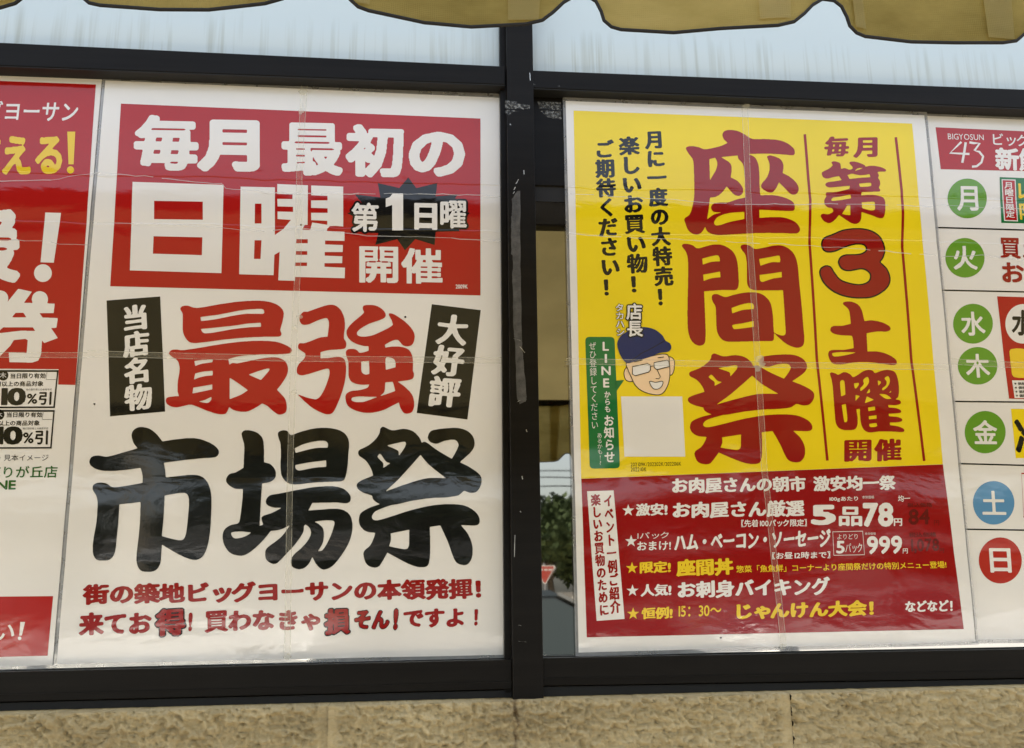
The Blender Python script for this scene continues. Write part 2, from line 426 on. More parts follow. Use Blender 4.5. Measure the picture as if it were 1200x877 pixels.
class Poster:
    def __init__(s, name, label, loc, cat='poster', group=None):
        s.root = tag(empty(name, loc), label, cat, group); s.off = 0.0
    def text(s, txt, quad, col, st=BOLD, vert=False, lay=3, name='lettering', out=None, outcol='k', res=72, label=None):
        q = [W(x, y, s.off) for x, y in quad]
        for ext, c, ly in (((out, outcol, lay),) if out else ())+((0.0, col, lay+(1 if out else 0)),):
            loops, bb = _text_loops(txt, st, vert, res, ext or 0.0)
            y = -(s.off+.00022*ly)
            def fn(px, py):
                u = (px-bb[0])/(bb[2]-bb[0]); v = (py-bb[1])/(bb[3]-bb[1])
                p = (q[0]*(1-u)+q[1]*u)*(1-v)+(q[3]*(1-u)+q[2]*u)*v
                return Vector((p.x, y, p.z))
            f = Flat()
            for L in loops: f.poly(L, fn)
            o = f.build(name if not ext else name+'_outline', COLS[c], s.root)
            if label and not ext: o['label'] = label
        return o
    def fn(s, lay):
        y = -(s.off+.00022*lay)
        def g(px, py): p = W(px, py, s.off); return Vector((p.x, y, p.z))
        return g
    def shape(s, loops, m, lay=1, name='printed_panel', label=None):
        f = Flat(); f.poly(loops, s.fn(lay)); o = f.build(name, m, s.root)
        if label: o['label'] = label
        return o
    def stroke(s, pts, wd, m, lay=3, name='rule_line', closed=False):
        f = s.fn(lay); mb = MB(); P = [Vector(p) for p in pts]; n = len(P); L = []
        for i in range(n):
            if closed: d = P[(i+1) % n]-P[i-1]
            else: d = P[min(i+1, n-1)]-P[max(i-1, 0)]
            d.normalize(); nn = Vector((-d.y, d.x)); L.append((P[i]+nn*wd/2, P[i]-nn*wd/2))
        vs = [f(*p) for pr in L for p in pr]
        fs = [(2*i+1, 2*((i+1) % n)+1, 2*((i+1) % n), 2*i) for i in range(n if closed else n-1)]
        return mb.add(vs, fs).build(name, m, s.root)
    def sheet(s, quad, film, th=.0006):
        mb = MB(); fr = [W(x, y, s.off) for x, y in quad]
        # paper edges are not ruler straight
        pts = []
        for i in range(4):
            a, b = fr[i], fr[(i+1) % 4]
            for k in range(12):
                t = k/12; p = a.lerp(b, t); nrm = Vector((b.z-a.z, 0, a.x-b.x)).normalized()
                pts.append(p+nrm*(noise.noise(Vector((p.x*5, i*7, p.z*5)))*.0012*math.sin(math.pi*t)))
        mb.prism([Vector((p.x, -s.off, p.z)) for p in pts], th)
        o = mb.build('laminated_sheet', PAPER, s.root)
        a = [W(x, y, s.off) for x, y in film]; mb = MB()
        n = 4; y = -(s.off-.0003)
        vs = [Vector((p.x, y, p.z)) for p in a]+[Vector((p.x, y, p.z)) for p in fr]
        mb.add(vs, [(i, (i+1) % 4, 4+(i+1) % 4, 4+i) for i in range(4)]); mb.build('film_margin', FILM, s.root)
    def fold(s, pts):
        # whitened fold line with its highlight painted in: broken, uneven strips
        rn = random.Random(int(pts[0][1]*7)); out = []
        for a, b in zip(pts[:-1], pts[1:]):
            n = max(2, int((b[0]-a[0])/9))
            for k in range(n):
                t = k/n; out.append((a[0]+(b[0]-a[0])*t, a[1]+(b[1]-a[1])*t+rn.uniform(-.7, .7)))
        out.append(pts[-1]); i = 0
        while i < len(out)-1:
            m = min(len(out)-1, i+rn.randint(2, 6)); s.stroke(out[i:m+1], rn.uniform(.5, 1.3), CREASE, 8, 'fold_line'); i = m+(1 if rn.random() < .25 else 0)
    def tape(s, pts, wd, lay=9):
        s.stroke(pts, wd, TAPE, lay, 'clear_tape')
        for sg in (-1, 1):
            P = [Vector(p) for p in pts]; d = (P[-1]-P[0]).normalized(); nn = Vector((-d.y, d.x))*wd/2*sg
            s.stroke([p+nn for p in P], .7, TAPEE, lay+1, 'tape_edge')
def circ(cx, cy, rx, ry=None, n=40, tilt=0.0):
    ry = ry or rx
    return [(cx+rx*math.cos(t)*math.cos(tilt)-ry*math.sin(t)*math.sin(tilt), cy+rx*math.cos(t)*math.sin(tilt)+ry*math.sin(t)*math.cos(tilt)) for t in [2*math.pi*k/n for k in range(n)]]
def Q(x0, y0, x1, y1, s=.035, k=0.0):
    h = (y1-y0); e = s*(x1-x0)/2
    return [(x0+k*h/2, y0), (x1+k*h/2, y0+e), (x1-k*h/2, y1), (x0-k*h/2, y1-e)]

# hand-drawn brush characters: outlines (o) and counters (h) in crop coordinates, 'c' marks a sharp corner
def parse(sx, ox, oy, txt):
    L = []
    for tok in txt.split():
        c = tok.endswith('c'); x, y = tok.rstrip('c').split(','); L.append(((float(x)/sx+ox), (float(y)/sx+oy), c))
    return L
def smooth(L, allc=False):
    n = len(L); out = []
    for i in range(n):
        p0, p1, p2, p3 = L[i-1], L[i], L[(i+1) % n], L[(i+2) % n]
        if allc: out.append(p1[:2]); continue
        a = (np.array(p2[:2])-np.array(p0[:2]))*.5 if not p1[2] else (np.array(p2[:2])-np.array(p1[:2]))
        b = (np.array(p3[:2])-np.array(p1[:2]))*.5 if not p2[2] else (np.array(p2[:2])-np.array(p1[:2]))
        d = math.hypot(p2[0]-p1[0], p2[1]-p1[1])
        for v in (a, b):
            l = math.hypot(*v)
            if l > d*1.2: v *= d*1.2/l
        P1, P2 = np.array(p1[:2]), np.array(p2[:2])
        for k in range(6):
            t = k/6; out.append(tuple((2*t**3-3*t*t+1)*P1+(t**3-2*t*t+t)*a+(-2*t**3+3*t*t)*P2+(t**3-t*t)*b))
    return out
def raster(loops_o, loops_h, res=4.0):
    pts = [p for L in loops_o for p in L]; x0 = min(p[0] for p in pts)-3; y0 = min(p[1] for p in pts)-3
    w_ = int((max(p[0] for p in pts)-x0+3)*res); h = int((max(p[1] for p in pts)-y0+3)*res)
    def fill(L):
        M = np.zeros((h, w_), bool); gx = np.arange(w_)+.5
        for i in range(len(L)):
            (xa, ya), (xb, yb) = L[i-1], L[i]; xa, xb, ya, yb = (xa-x0)*res, (xb-x0)*res, (ya-y0)*res, (yb-y0)*res
            if ya > yb: xa, ya, xb, yb = xb, yb, xa, ya
            j0 = max(int(math.ceil(ya-.5)), 0); j1 = min(int(math.ceil(yb-.5)), h)
            if j1 <= j0: continue
            gy = np.arange(j0, j1)+.5; xi = xa+(gy-ya)*(xb-xa)/(yb-ya); M[j0:j1] ^= gx[None, :] > xi[:, None]
        return M
    A = np.zeros((h, w_), bool)
    for L in loops_o: A |= fill(L)
    for L in loops_h: A &= ~fill(L)
    return A, x0, y0, res
def remap(loops, q):
    X = [p[0] for L in loops for p in L]; Y = [p[1] for L in loops for p in L]; a, b, c, d = min(X), max(X), min(Y), max(Y); x0, y0, x1, y1 = q
    return [[(x0+(x-a)/(b-a)*(x1-x0), y0+(y-c)/(d-c)*(y1-y0)) for x, y in L] for L in loops]
def hand_loops(spec, grow=0.0, allc=False, sig=1.6):
    sx, ox, oy, outs, holes = spec
    A, x0, y0, res = raster([smooth(parse(sx, ox, oy, t), allc) for t in outs], [smooth(parse(sx, ox, oy, t), allc) for t in holes])
    if grow < 0: A = ~thicken(~A, -grow*res, 0)
    if grow > 0: A = thicken(A, grow*res, 0)
    return [simp([(x/res+x0, y/res+y0) for x, y in L], .12) for L in contours(blur(A, sig))]
G_SAI = (5.482, 180, 340, ["173,125 185,107 220,103 258,115 300,116 420,95 540,78 660,71 740,78 800,100 835,140 832,190 820,235 814,260 822,280 818,295 800,301 700,302 580,308 450,320 340,335 270,342 230,335 203,305 190,270 188,220 190,170 186,148",
  "98,408 115,388 145,383 185,388 280,375 400,355 520,338 660,328 780,333 850,355 885,378 888,395 870,408 800,413 690,414 600,420 540,428 480,445c 487,482c 508,470 540,472 600,460 700,440 780,433 835,450 860,485 862,530 845,570 815,615 793,642c 815,665 845,700 856,745 850,785 825,800 800,800 770,780 730,745 698,730c 660,755 610,780 560,783 510,770 487,752c 480,770 465,795 440,800 400,795 340,775 280,750 240,738 200,745 150,755 110,748 85,730 80,710 90,692 130,685 165,683c 155,650 157,590 165,540 168,500 160,465 150,450 120,430"],
  ["302,175c 320,173 420,160 520,140 600,128 690,123 708,130 713,150c 700,156 600,155 500,170 400,190 305,202c", "303,252c 400,243 520,230 600,218 690,212c 691,238c 600,243 500,255 400,273 340,280 318,275",
   "262,457c 310,450c 382,447c 378,465c 310,475 268,490c", "268,537c 320,525 382,520c 380,550c 330,555 290,565 260,578c", "256,628c 320,618 378,608c 378,640c 320,652 250,667c", "288,718c 330,708 372,687c 372,705 355,725 330,726",
   "490,565c 530,590 607,645c 560,675 490,703c", "610,545c 680,520 735,505 746,512 730,535 690,580c 650,562"])
G_KYO = (5.844, 340, 350, ["75,110 95,92 120,93 190,68 260,47 310,50 350,85 372,140 375,200 368,270 383,300 383,330 370,345 320,350 260,355 208,368c 208,410c 260,408 330,400 365,410 380,440 383,500 375,570 350,660 315,745 290,785 260,795 220,785 160,755 110,715 48,655c 100,675 150,688 185,690 215,660 245,600 268,530 270,495 262,482 230,486 180,502 120,520 80,527 50,515 47,480 60,450 85,425 103,400 104,376c 80,360 58,345 55,325 65,308 95,308 150,290 200,270 257,262c 262,220 267,170 258,142 245,136 200,148 150,170 120,180 85,180 68,160 65,130",
  "498,75 503,52 540,46 590,52 630,75 653,105 650,130 620,148 540,175 480,210 458,235 465,255 500,263 560,255 620,230 680,200 705,182c 695,150 675,110 690,103 720,115 780,155 830,205 852,250 848,295 830,322 800,328 770,320 750,295 735,285 700,290 648,318c 652,338c 700,330 760,332 810,350 835,390 842,440 840,495 848,515 843,545 820,558 770,566 735,570c 790,610 835,660 850,720 840,770 815,788 780,785 755,750 745,712c 700,735 640,765 570,782 500,782 440,765 395,735 380,690 385,655 420,635 480,628 530,612 543,590c 500,592 450,585 415,565 400,530 400,470 397,430 385,395 382,365 400,348 440,347 462,358 475,372 510,368 538,358c 537,327c 500,325 450,310 410,285 388,250 390,215 420,175 460,140 505,100"],
  ["487,432c 541,428c 543,518c 515,522 492,508 487,480", "655,408 690,406 715,420 722,445 722,472c 690,480 655,490c", "652,575c 703,571c 712,600 720,635c 690,645 650,660 618,668 645,640", "420,690 430,678 480,672 560,675 602,675c 560,690 500,710 450,710 425,702"])
G_ICHI = (4.618, 100, 490, ["252,90 270,60 305,50 350,60 390,92 418,128c 480,118 560,110 620,115 680,138 715,165 724,190 705,212 640,218 540,228 425,243c 432,280 436,322c 500,315 580,308 630,318 665,355 682,420 682,520 675,620 660,700 635,750 600,768 560,762 500,735 415,685c 412,730 405,790 380,825 340,833 300,825 280,790 278,740 290,640 298,540 300,455c 240,462 185,468c 180,560 170,660 160,730 135,765 95,772 60,765 42,730 45,660 62,560 68,460 60,420 42,390 45,362 75,350 115,355 150,375 220,368 310,352c 310,310 300,270c 230,280 150,287 80,283 35,262 23,238 35,212 70,204 120,210 190,192 285,165c 262,135"],
  ["430,420c 500,408 545,408 562,440 558,520 550,600 540,645 520,662 470,655 415,640c 425,530"])
G_JO = (4.619, 260, 490, ["108,85 120,70 150,68 190,80 220,110 228,160 228,240c 265,252 290,285 290,320 265,345 218,355c 212,450 205,585c 225,578c 215,545 225,530 270,515 300,500 325,487c 280,485 245,470 240,445 260,420 310,410 400,392 500,375 600,370 660,385 695,420 695,450 675,462 620,458 490,460c 480,480 467,502c 530,497 620,492 670,505 700,540 707,600 690,670 650,740 600,800 560,820 535,815 510,790 490,752c 470,790 440,815 405,817 378,800 375,765 395,735 430,705 465,665 482,630 478,600 455,578 445,585 440,620 400,680 350,735 300,785 270,788 240,765 236,720 255,695 290,670 330,635 370,580c 330,600 300,608 265,612c 230,655 180,705 130,740 90,745 45,730 15,690 5,645 15,605 50,580 90,570 100,540 112,440 115,385c 70,382 35,360 23,335 40,305 75,295 118,270c 120,220 122,150 112,110",
  "305,80 330,68 355,72 375,93 430,75 500,58 570,55 630,65 670,90 688,130 685,200 678,280 665,330 650,342 600,345 500,350 400,360 355,350 325,315 318,260 320,200 318,140 308,110"],
  ["50,625 65,617 110,615 160,620c 140,635 100,650 65,650", "500,562c 560,555 608,560 600,610 575,670 545,715 520,722c 545,680 552,640 548,600 525,575", "393,165c 450,140 520,125 560,125 575,140 573,162c 500,165 400,190c", "398,255c 480,240 565,230c 565,265c 500,270 420,285 400,275"])
def sai(sx, ox, oy): return (sx, ox, oy, ["45,185 55,172 100,150 140,115 160,85 165,58c 180,48 230,68 290,60 340,72 375,105 388,135c 405,130 425,140 480,180 552,222c 570,190 588,150 578,125 555,118 510,125 470,140 435,130 422,105 435,75 460,65 520,57 580,55 630,68 665,100 675,145 655,185 595,240c 640,262 690,295 712,325 708,365 685,400 650,405 620,395 605,405 585,420 520,430 430,435 330,450 240,470 170,468 130,445 120,420c 75,405 45,385 38,360 60,340 127,312c 115,275 90,235 65,215 50,205",
  "50,545 60,515 110,485 180,462c 250,455 270,458c 200,480 140,505 120,530 125,550 150,555 220,535 330,500 440,475 540,467 620,475 675,505 700,540 700,570 680,582 600,580c 640,630 662,690 662,750 640,790 605,795 575,780 555,740 530,670 490,582c 432,590c 435,680 432,760 420,800 380,808 330,795 260,760 203,728c 180,770 155,805 120,808 90,790 75,750 78,720 110,690 130,650 138,622c 90,615 60,590 50,565"],
  ["200,150c 260,135 300,130 300,155 265,207c 262,180 235,165", "148,210c 165,195 195,235 220,245c 180,272c 180,245 160,225", "190,400c 260,335 320,270 360,225 382,200c 420,245 460,280 522,327c 460,325 400,330 300,360", "220,625c 322,605c 320,690 305,710 260,705 212,695c 222,660"])
G_SAI2 = sai(4.619, 410, 490); G_SAI3 = sai(4.619, 410, 490)
G_ZA = (5.844, 795, 140, ["50,205 60,190 100,187 140,195 180,208 240,198 290,185 335,165c 310,140 300,110 312,85 345,76 400,82 450,105 505,137 590,138 680,145 740,165 785,200 795,230 785,248 730,245 620,238 475,240c 520,262 545,310 553,380 555,450 560,522c 640,520 720,535 780,565 795,595 790,625 760,630 640,625 552,620c 552,677c 640,672 720,675 790,700 825,735 830,765 805,783 700,780 550,780 400,787 280,793 225,785 195,765 182,737c 170,760 145,785 110,788 70,765 45,710 42,680 75,655 95,600 107,530 108,450 105,350 98,280 70,240",
  "605,260 625,250 665,260 700,280 718,320 712,370c 760,395 805,435 823,475 812,508 785,517 760,505 730,475 688,432c 670,470 645,500 615,500 580,480 565,460 575,435 605,400 622,350 620,300"],
  ["210,275c 250,265c 265,300 255,350 215,420c", "290,262c 405,250c 410,275 440,310 452,380 455,450 457,537c 400,550 340,570 280,572 240,580 222,605 240,635 290,640 240,655 195,688c 208,600 215,538c 260,530 300,500 330,460c 380,515 415,525 440,505 440,470 405,425 357,400c 363,340 350,300", "245,700 270,670 340,645 450,635c 450,685c 350,705 290,725 255,728 243,715"])
G_MA = (6.2625, 795, 280, ["25,55 35,40 70,40 105,50 138,72 190,60 250,45 310,45 360,65 405,105 430,170 438,260 440,330 430,370 400,380 330,378 186,388c 190,480 195,600 198,700 192,765 165,785 130,780 95,750 72,690 65,600 65,480 68,350 70,200 65,130 50,90",
  "455,60 470,45 515,48 558,75 620,68 700,52 760,52 810,75 850,120 872,190 885,330 900,480 912,620 922,740 912,785 880,800 840,795 780,765 690,685c 740,708 775,710 785,690 780,600 772,480 765,380c 650,382 560,380 520,365 503,330 500,260 500,180 490,120 465,85",
  "243,440 248,415 280,408 340,430 400,415 470,400 540,395 600,405 645,435 675,480 690,560 695,640 700,720 690,750 640,752 500,755 400,757 340,752 300,720 280,670 275,580 270,500 250,465"],
  ["173,148c 230,132 285,123 300,140 303,168c 240,172 177,192c", "180,265c 240,255 305,243c 306,285c 240,293 183,312c", "590,150c 660,138 735,125 745,145 745,175c 680,175 600,200c", "593,268c 670,258 755,245c 757,285c 690,295 620,318 598,310", "388,510c 460,485 530,473 550,490 550,518c 470,525 392,550c", "395,635 470,622 550,605c 552,648c 480,658 410,665 398,655"])
G_DAI = (7.309, 950, 150, ["92,390 110,375 150,355 185,325 175,300 195,290 225,295 250,310 258,355c 290,348 330,362 358,350 350,330 330,310 335,295 370,292 420,305 462,325 462,340 440,345 400,350 378,370 420,358 470,335 530,328 600,340 640,360 640,375 610,378 572,382 582,410 575,430 590,455 592,490 582,515 595,530 590,545 540,548 435,552c 432,580c 500,575 570,580 620,600 637,640 635,720 620,770 580,775 530,755 432,722c 430,780 415,810 385,825 340,815 240,748c 215,780 180,810 150,818 110,800 85,765 88,745 105,738 150,742 190,720 180,690 150,685 120,660 115,620 132,590 128,562 145,553 220,550 330,525c 335,498c 250,505 160,512 130,500 125,482 145,468 200,460 265,450c 250,430 240,415c 190,425 140,437 105,425"],
  ["312,408c 350,395 372,400 420,408 470,405 500,400 510,425c 430,430 330,440c", "410,480c 510,472 518,490 510,502 422,508c", "175,620 190,600 250,590 340,572c 345,605c 260,620 190,628", "435,640c 540,635 548,660 545,705 500,708 438,690c", "265,740c 290,700 310,668c 338,665c 338,750c 300,748"])
G_3 = (5.155, 950, 260, ["62,130 80,95 130,75 190,50 270,40 350,48 410,80 440,125 450,180 435,225 420,245c 460,285 480,340 470,390 430,430 370,460 290,467 200,455 130,425 75,375 50,320 55,285 85,265 120,272 145,310 180,350 240,372 300,378 345,360 355,325 335,300 300,290 230,302 185,290 162,250 175,215 210,198 290,195 330,175 320,145 270,140 200,160 150,182 100,188 70,170"], [])
G_DO = (5.155, 950, 260, ["193,500 200,487 240,485 280,500 305,535 322,602c 370,598 430,610 475,635 478,655 455,665 400,665 335,675c 342,785c 400,785 460,800 510,830 520,855 500,867 440,860 360,850 270,850 190,862 140,860 115,835 105,800 115,780 150,775 200,775 258,765c 255,720 248,690c 200,688 150,682 120,665 118,645 135,632 190,630 240,618c 235,570 225,530"], ["130,795 190,788 275,790c 230,803 160,815 135,812"])
G_YO = (6.745, 960, 420, ["83,125 95,113 125,120 150,132 185,113 215,113 245,130 265,150 300,135 345,105 385,93 420,98 440,118 490,100 540,93 590,105 612,140 625,200 628,260 620,310 600,325 635,335 640,360 600,372 540,370c 545,390c 600,395 640,412 642,430 610,437 545,440c 548,460c 610,465 650,480 648,500 610,508 555,510c 555,530c 620,540 665,560 667,580 640,585 560,580 470,580 400,588 360,575 335,540 322,480 318,400c 290,405c 300,470 298,530 280,562 240,570 190,568 150,550 128,510 120,430 112,330 105,230 95,165"],
  ["163,190 180,173 197,185 205,290c 170,303c", "175,370c 208,362c 220,490 210,507 195,503", "272,200c 310,195c 312,210 290,240 278,235", "320,240c 350,205 345,175 375,148 390,165 388,200 360,235 325,260", "395,240c 398,270 370,280c", "283,290c 300,295 320,300c 283,340c", "373,302c 430,330c 357,357c", "383,390c 437,383c 440,412c 385,420c", "387,460c 450,452c 450,480c 390,485c", "392,520c 450,513c 452,540 400,545", "460,175c 487,190 465,220c", "515,160 540,142 555,165 553,200 530,235 500,255 495,240 525,215 530,185", "545,275c 565,255c 565,272c", "468,282c 530,290 570,322c 520,320"])
G_WYO = (6.493, 275, 205, ["46,92 307,98 306,460 370,415 428,345 327,338 327,282 445,285 445,246 327,243 325,186 440,187 442,152 325,148 325,72 558,82 555,383 533,383 515,418 575,422 590,365 705,382 705,352 583,347 583,292 708,292 708,258 582,254 582,198 707,197 707,163 583,158 583,83 826,92 826,395 770,390 725,392 705,410 700,430 836,435 836,505 688,502 688,532 824,537 822,590 686,590 686,618 820,623 818,675 684,675 684,703 840,710 838,790 462,780 460,810 333,806 343,588 303,612 297,767 36,760"],
  ["155,222 205,222 205,372 153,372", "152,500 205,500 198,643 148,643", "470,492 557,492 557,523 468,523", "467,583 553,583 553,612 466,612", "462,670 552,670 551,697 460,697"])
G_WNI = (3.986, 140, 120, ["62,373 487,387 477,800 50,787"], ["163,462 390,466 390,550 162,547", "160,627 388,632 386,716 157,709"])
G_KEN = (7.975, 0, 325, ["75,235 175,112 303,140 228,243 515,250 505,340 372,340 402,380 543,385 530,475 480,478 543,570 415,618 395,592 385,720 360,780 300,800 90,795 82,705 250,710 262,590 240,578 130,590 100,640 0,740 -100,800 -120,700 0,520 0,500 -200,500 -200,380 -100,380 -100,240",
   ' '.join('%.0f,%.0f' % p for p in circ(377, 210, 76)), ' '.join('%.0f,%.0f' % p for p in circ(10, 200, 72))], ["150,335 222,335 252,380 115,378", "35,470 310,470 333,505 200,503 0,525 0,500"])

# ================================================================== THE WALL
wall = tag(empty('shop_wall', (0, .05, 0)), 'sand coloured rough stucco shop wall below the dark window', 'wall')
WO = .055                                                    # stucco face stands this far in front of the glass plane
def sill_z(x):                                               # top edge of the stucco, slightly off level as in the photo
    a, b = W(0, 838, WO), W(1200, 806, WO); return a.z+(b.z-a.z)*(x-a.x)/(b.x-a.x)
jx = [W(384, 850, WO).x, W(929, 850, WO).x]
pitch = jx[1]-jx[0]
edges = [-4.0]+[jx[0]-pitch*k for k in (3, 2, 1)]+jx+[jx[1]+pitch*k for k in (1, 2, 3)]+[4.5]
for a, b in zip(edges[:-1], edges[1:]):
    fine = b > -1.15 and a < 1.45
    st = .0022 if fine else .05
    gx = [a+.0002+(b-a-.0004)*i/int((b-a)/st) for i in range(int((b-a)/st)+1)]
    gz = [-.0022*k for k in range(66)] if fine else [-.05*k for k in range(4)]
    gz += [gz[-1]-.03, -.4, -.8, None]
    vs = []; n = len(gx)
    for dz in gz:
        for i, x in enumerate(gx):
            zt = sill_z(x); z = 0.0 if dz is None else zt+dz
            y = -WO
            if fine and dz is not None and dz > -.17:
                q = Vector((x*74, z*120, 3.1)); nn = noise.noise(q+Vector((noise.noise(q*.7)*1.2, 0, 0))); n2 = noise.noise(Vector((x*190, z*260, 9)))
                big = noise.noise(Vector((x*22, z*60, 5)))
                e = min(x-a, b-x); calm = min(1, max(.12, (e-.006)/.012)) if abs(a-jx[1]) > 1e-6 or b-x < x-a else 1
                y -= (max(min(nn, .3), -.25)*.0165+n2*.0085+big*.0035)*min(1, -dz/.004+.25)*calm
                jw = .014+.003*noise.noise(Vector((z*60, a, 0)))
                if e < jw: y += .0075*(1-(e/jw)**2)*(.4 if abs(a-jx[1]) < .1*0+1e-6 or abs(b-jx[1]) < 1e-6 else 1)
                if dz > -.004: z += noise.noise(Vector((x*70, 1, 1)))*.0009
            vs.append((x, y, z))
    m = len(gz); fs = [(j*n+i, (j+1)*n+i, (j+1)*n+i+1, j*n+i+1) for j in range(m-1) for i in range(n-1)]
    # ledge on top running back to the frame
    k0 = len(vs); vs += [(x, .02, sill_z(x)+.0015) for x in gx]; fs += [(i+1, k0+i+1, k0+i, i) for i in range(n-1)]
    o = mesh_obj('stucco_panel', vs, fs, STUC, wall, True)
MB().box((-4, -.03, 2.62), (4.5, .05, 2.8)).build('upper_wall', STUC, wall)
MB().box((-4, .022, 0), (4.5, .25, 1.2)).build('wall_core', STUC, wall)
MB().bevbox((-4.05, -.10, 2.8), (4.55, .35, 2.87), .01).build('roof_edge', ALU, wall)
MB().box((-4, .051, 1.2), (4.5, .25, 2.8)).build('wall_backing', RUB_SHADE, wall)

# ================================================================== THE WINDOW
win = tag(empty('shop_window', (0, 0, 1.35)), 'dark aluminium framed shop window holding the row of posters', 'window')
def quadprism(pts, off, depth, name, m=ALU, bev=.0012):
    return MB().prism([W(x, y, off) for x, y in pts], depth, bev).build(name, m, win)
def lx(p, q, x): return (x, p[1]+(q[1]-p[1])*(x-p[0])/(q[0]-p[0]))
def rail(p, q, p2, q2, xa, xb, off, depth, name, m=ALU, bev=.0012): return quadprism([lx(p, q, xa), lx(p, q, xb), lx(p2, q2, xb), lx(p2, q2, xa)], off, depth, name, m, bev)
# top rails (left and right of the mullion) and the inner lip below, its shade put into the black colour
rail((0, 50), (583, 77.5), (0, 77), (585, 99), -900, 592, .030, .040, 'top_rail')
rail((622, 82.5), (1200, 105), (622, 103), (1200, 127), 618, 2300, .030, .040, 'top_rail')
rail((0, 79), (585, 101), (0, 88), (585, 108), -900, 590, .004, .010, 'top_bead_with_shade', RUB_SHADE, 0)
rail((622, 105), (1200, 129), (622, 114), (1200, 134), 620, 2300, .004, .010, 'top_bead_with_shade', RUB_SHADE, 0)
for p2, q2, xa, xb in (((0, 77), (585, 99), -900, 592), ((622, 103), (1200, 127), 618, 2300)):
    rail((p2[0], p2[1]+.2), (q2[0], q2[1]+.2), (p2[0], p2[1]+1.4), (q2[0], q2[1]+1.4), xa, xb, .0290, .0285, 'rail_underside_shade', RUB_SHADE, 0)  # thin black plate painting the shaded underside of the rail
# bottom rails: a glazing bead, the face, a black band painting the shadow gap below
for (p, q, p2, q2, xa, xb) in (((0, 788), (590, 773.5), (0, 823), (598, 808), -900, 600), ((640, 771.5), (1200, 761), (640, 804), (1200, 795), 636, 2300)):
    rail(p, q, p2, q2, xa, xb, .028, .04, 'bottom_rail')
    up = lambda t, d: (t[0], t[1]+d)
    rail(up(p2, 1.0), up(q2, 1.0), up(p2, 18), up(q2, 17), xa, xb, .016, .03, 'sill_shade_band', RUB_SHADE, 0)
    rail(up(p2, -9), up(q2, -9), up(p2, -7.6), up(q2, -7.6), xa, xb, .0295, .01, 'drip_groove_lip', ALU, 0)
    rail(up(p, -2.2), up(q, -2.2), up(p, 1.2), up(q, 1.2), xa, xb, .0035, .01, 'glazing_bead', ALU, 0)
# mullion
quadprism([(590, -300), (618.5, -300), (637.5, 822), (601, 822)], .036, .05, 'mullion', ALU, .0018)
quadprism([(583.0, -300), (592, -300), (603, 812), (591.5, 812)], .018, .03, 'mullion_flange')
quadprism([(622, 114), (700, 116), (700, 219), (625, 217)], .0045, .008, 'sash_plate', ALU, .0005)
quadprism([(625, 219), (700, 221), (700, 238), (625.5, 236)], .0018, .004, 'sash_plate_lip', RUB_SHADE, 0)
# glass
zb, zt = 1.2, 2.62
def pane(x0, x1, z0, z1, m, name, y=0.0): return MB().box((x0, y, z0), (x1, y+.006, z1)).build(name, m, win)
xm = W(606, 440).x; zr = W(600, 90).z
pane(-3, xm, zb, zr, GLASS, 'glass_pane'); pane(xm+.001, 3.6, zb, zr, GLASS, 'glass_pane')
pane(-3, xm, zr+.001, zt, FROST, 'frosted_pane'); pane(xm+.001, 3.6, zr+.001, zt, FROST, 'frosted_pane')
for x in (-3.04, 3.6): MB().bevbox((x, -.036, 1.2), (x+.05, .02, 2.62), .002).build('end_stile', ALU, win)
MB().bevbox((-3.04, -.036, 2.6), (3.65, .02, 2.66), .002).build('head_rail', ALU, win)
# old tape left on the mullion
def residue_mat(name, c0, lo, hi):
    m, t, p = mat(name, c0, .45); m2 = t.n['Material Output']; tr = t.new('ShaderNodeBsdfTransparent'); mx = t.new('ShaderNodeMixShader')
    n = t.noise(t.mapping(pos(t), (220, 220, 220)), 1.0, 5.0, .7)
    t.l.new(t.ramp(n, [(lo, (0, 0, 0)), (hi, (1, 1, 1))]), mx.inputs[0]); t.l.new(tr.outputs[0], mx.inputs[1]); t.l.new(p.outputs[0], mx.inputs[2]); t.l.new(mx.outputs[0], m2.inputs[0])
    n3 = t.noise(t.mapping(pos(t), (90, 90, 90)), 1.0, 5.0, .7)
    t.l.new(t.ramp(n3, [(.3, tuple(v*.5 for v in c0)), (.75, tuple(min(1, v*1.8) for v in c0))]), p.inputs['Base Color'])
    b = t.new('ShaderNodeBump'); b.inputs['Distance'].default_value = .0005; t.l.new(n, b.inputs['Height']); t.l.new(b.outputs[0], p.inputs['Normal'])
    return m
RES1 = residue_mat('old_grey_tape', (.06, .058, .055), .30, .33); RES2 = residue_mat('adhesive_smear', (.16, .16, .15), .42, .62)
def ragged(pts, off, m, name, rag=.0006, sub=8):
    P = [W(x, y, off) for x, y in pts]; out = []
    for i in range(len(P)):
        a, b = P[i], P[(i+1) % len(P)]
        for k in range(sub):
            p = a.lerp(b, k/sub); out.append((p.x+random.uniform(-rag, rag), p.z+random.uniform(-rag, rag)))
    f = Flat(); f.poly([out], lambda x, z: Vector((x, -off, z))); return f.build(name, m, win)
ragged([(606, 224), (609.5, 224), (610, 300), (611.5, 400), (613, 420), (617.5, 465), (616.5, 470), (609, 474), (606, 466), (603.5, 400), (602, 390), (600.5, 330), (601, 300), (599, 298), (599, 255), (600.5, 245), (600, 234)], .0364, RES1, 'tape_remnant')
ragged([(592, 118), (605, 119), (606, 122), (621, 123), (621, 128), (607, 128), (592, 127)], .0363, RES2, 'tape_smear')
ragged([(592, 129), (609, 130), (600, 132), (597, 135), (592, 133)], .0363, RES2, 'tape_smear')
ragged([(630, 119), (657, 120), (658, 129), (632, 127)], .0049, RES2, 'tape_smear')
ragged([(633, 130), (657, 130), (658, 140), (642, 138)], .0049, RES2, 'tape_smear')
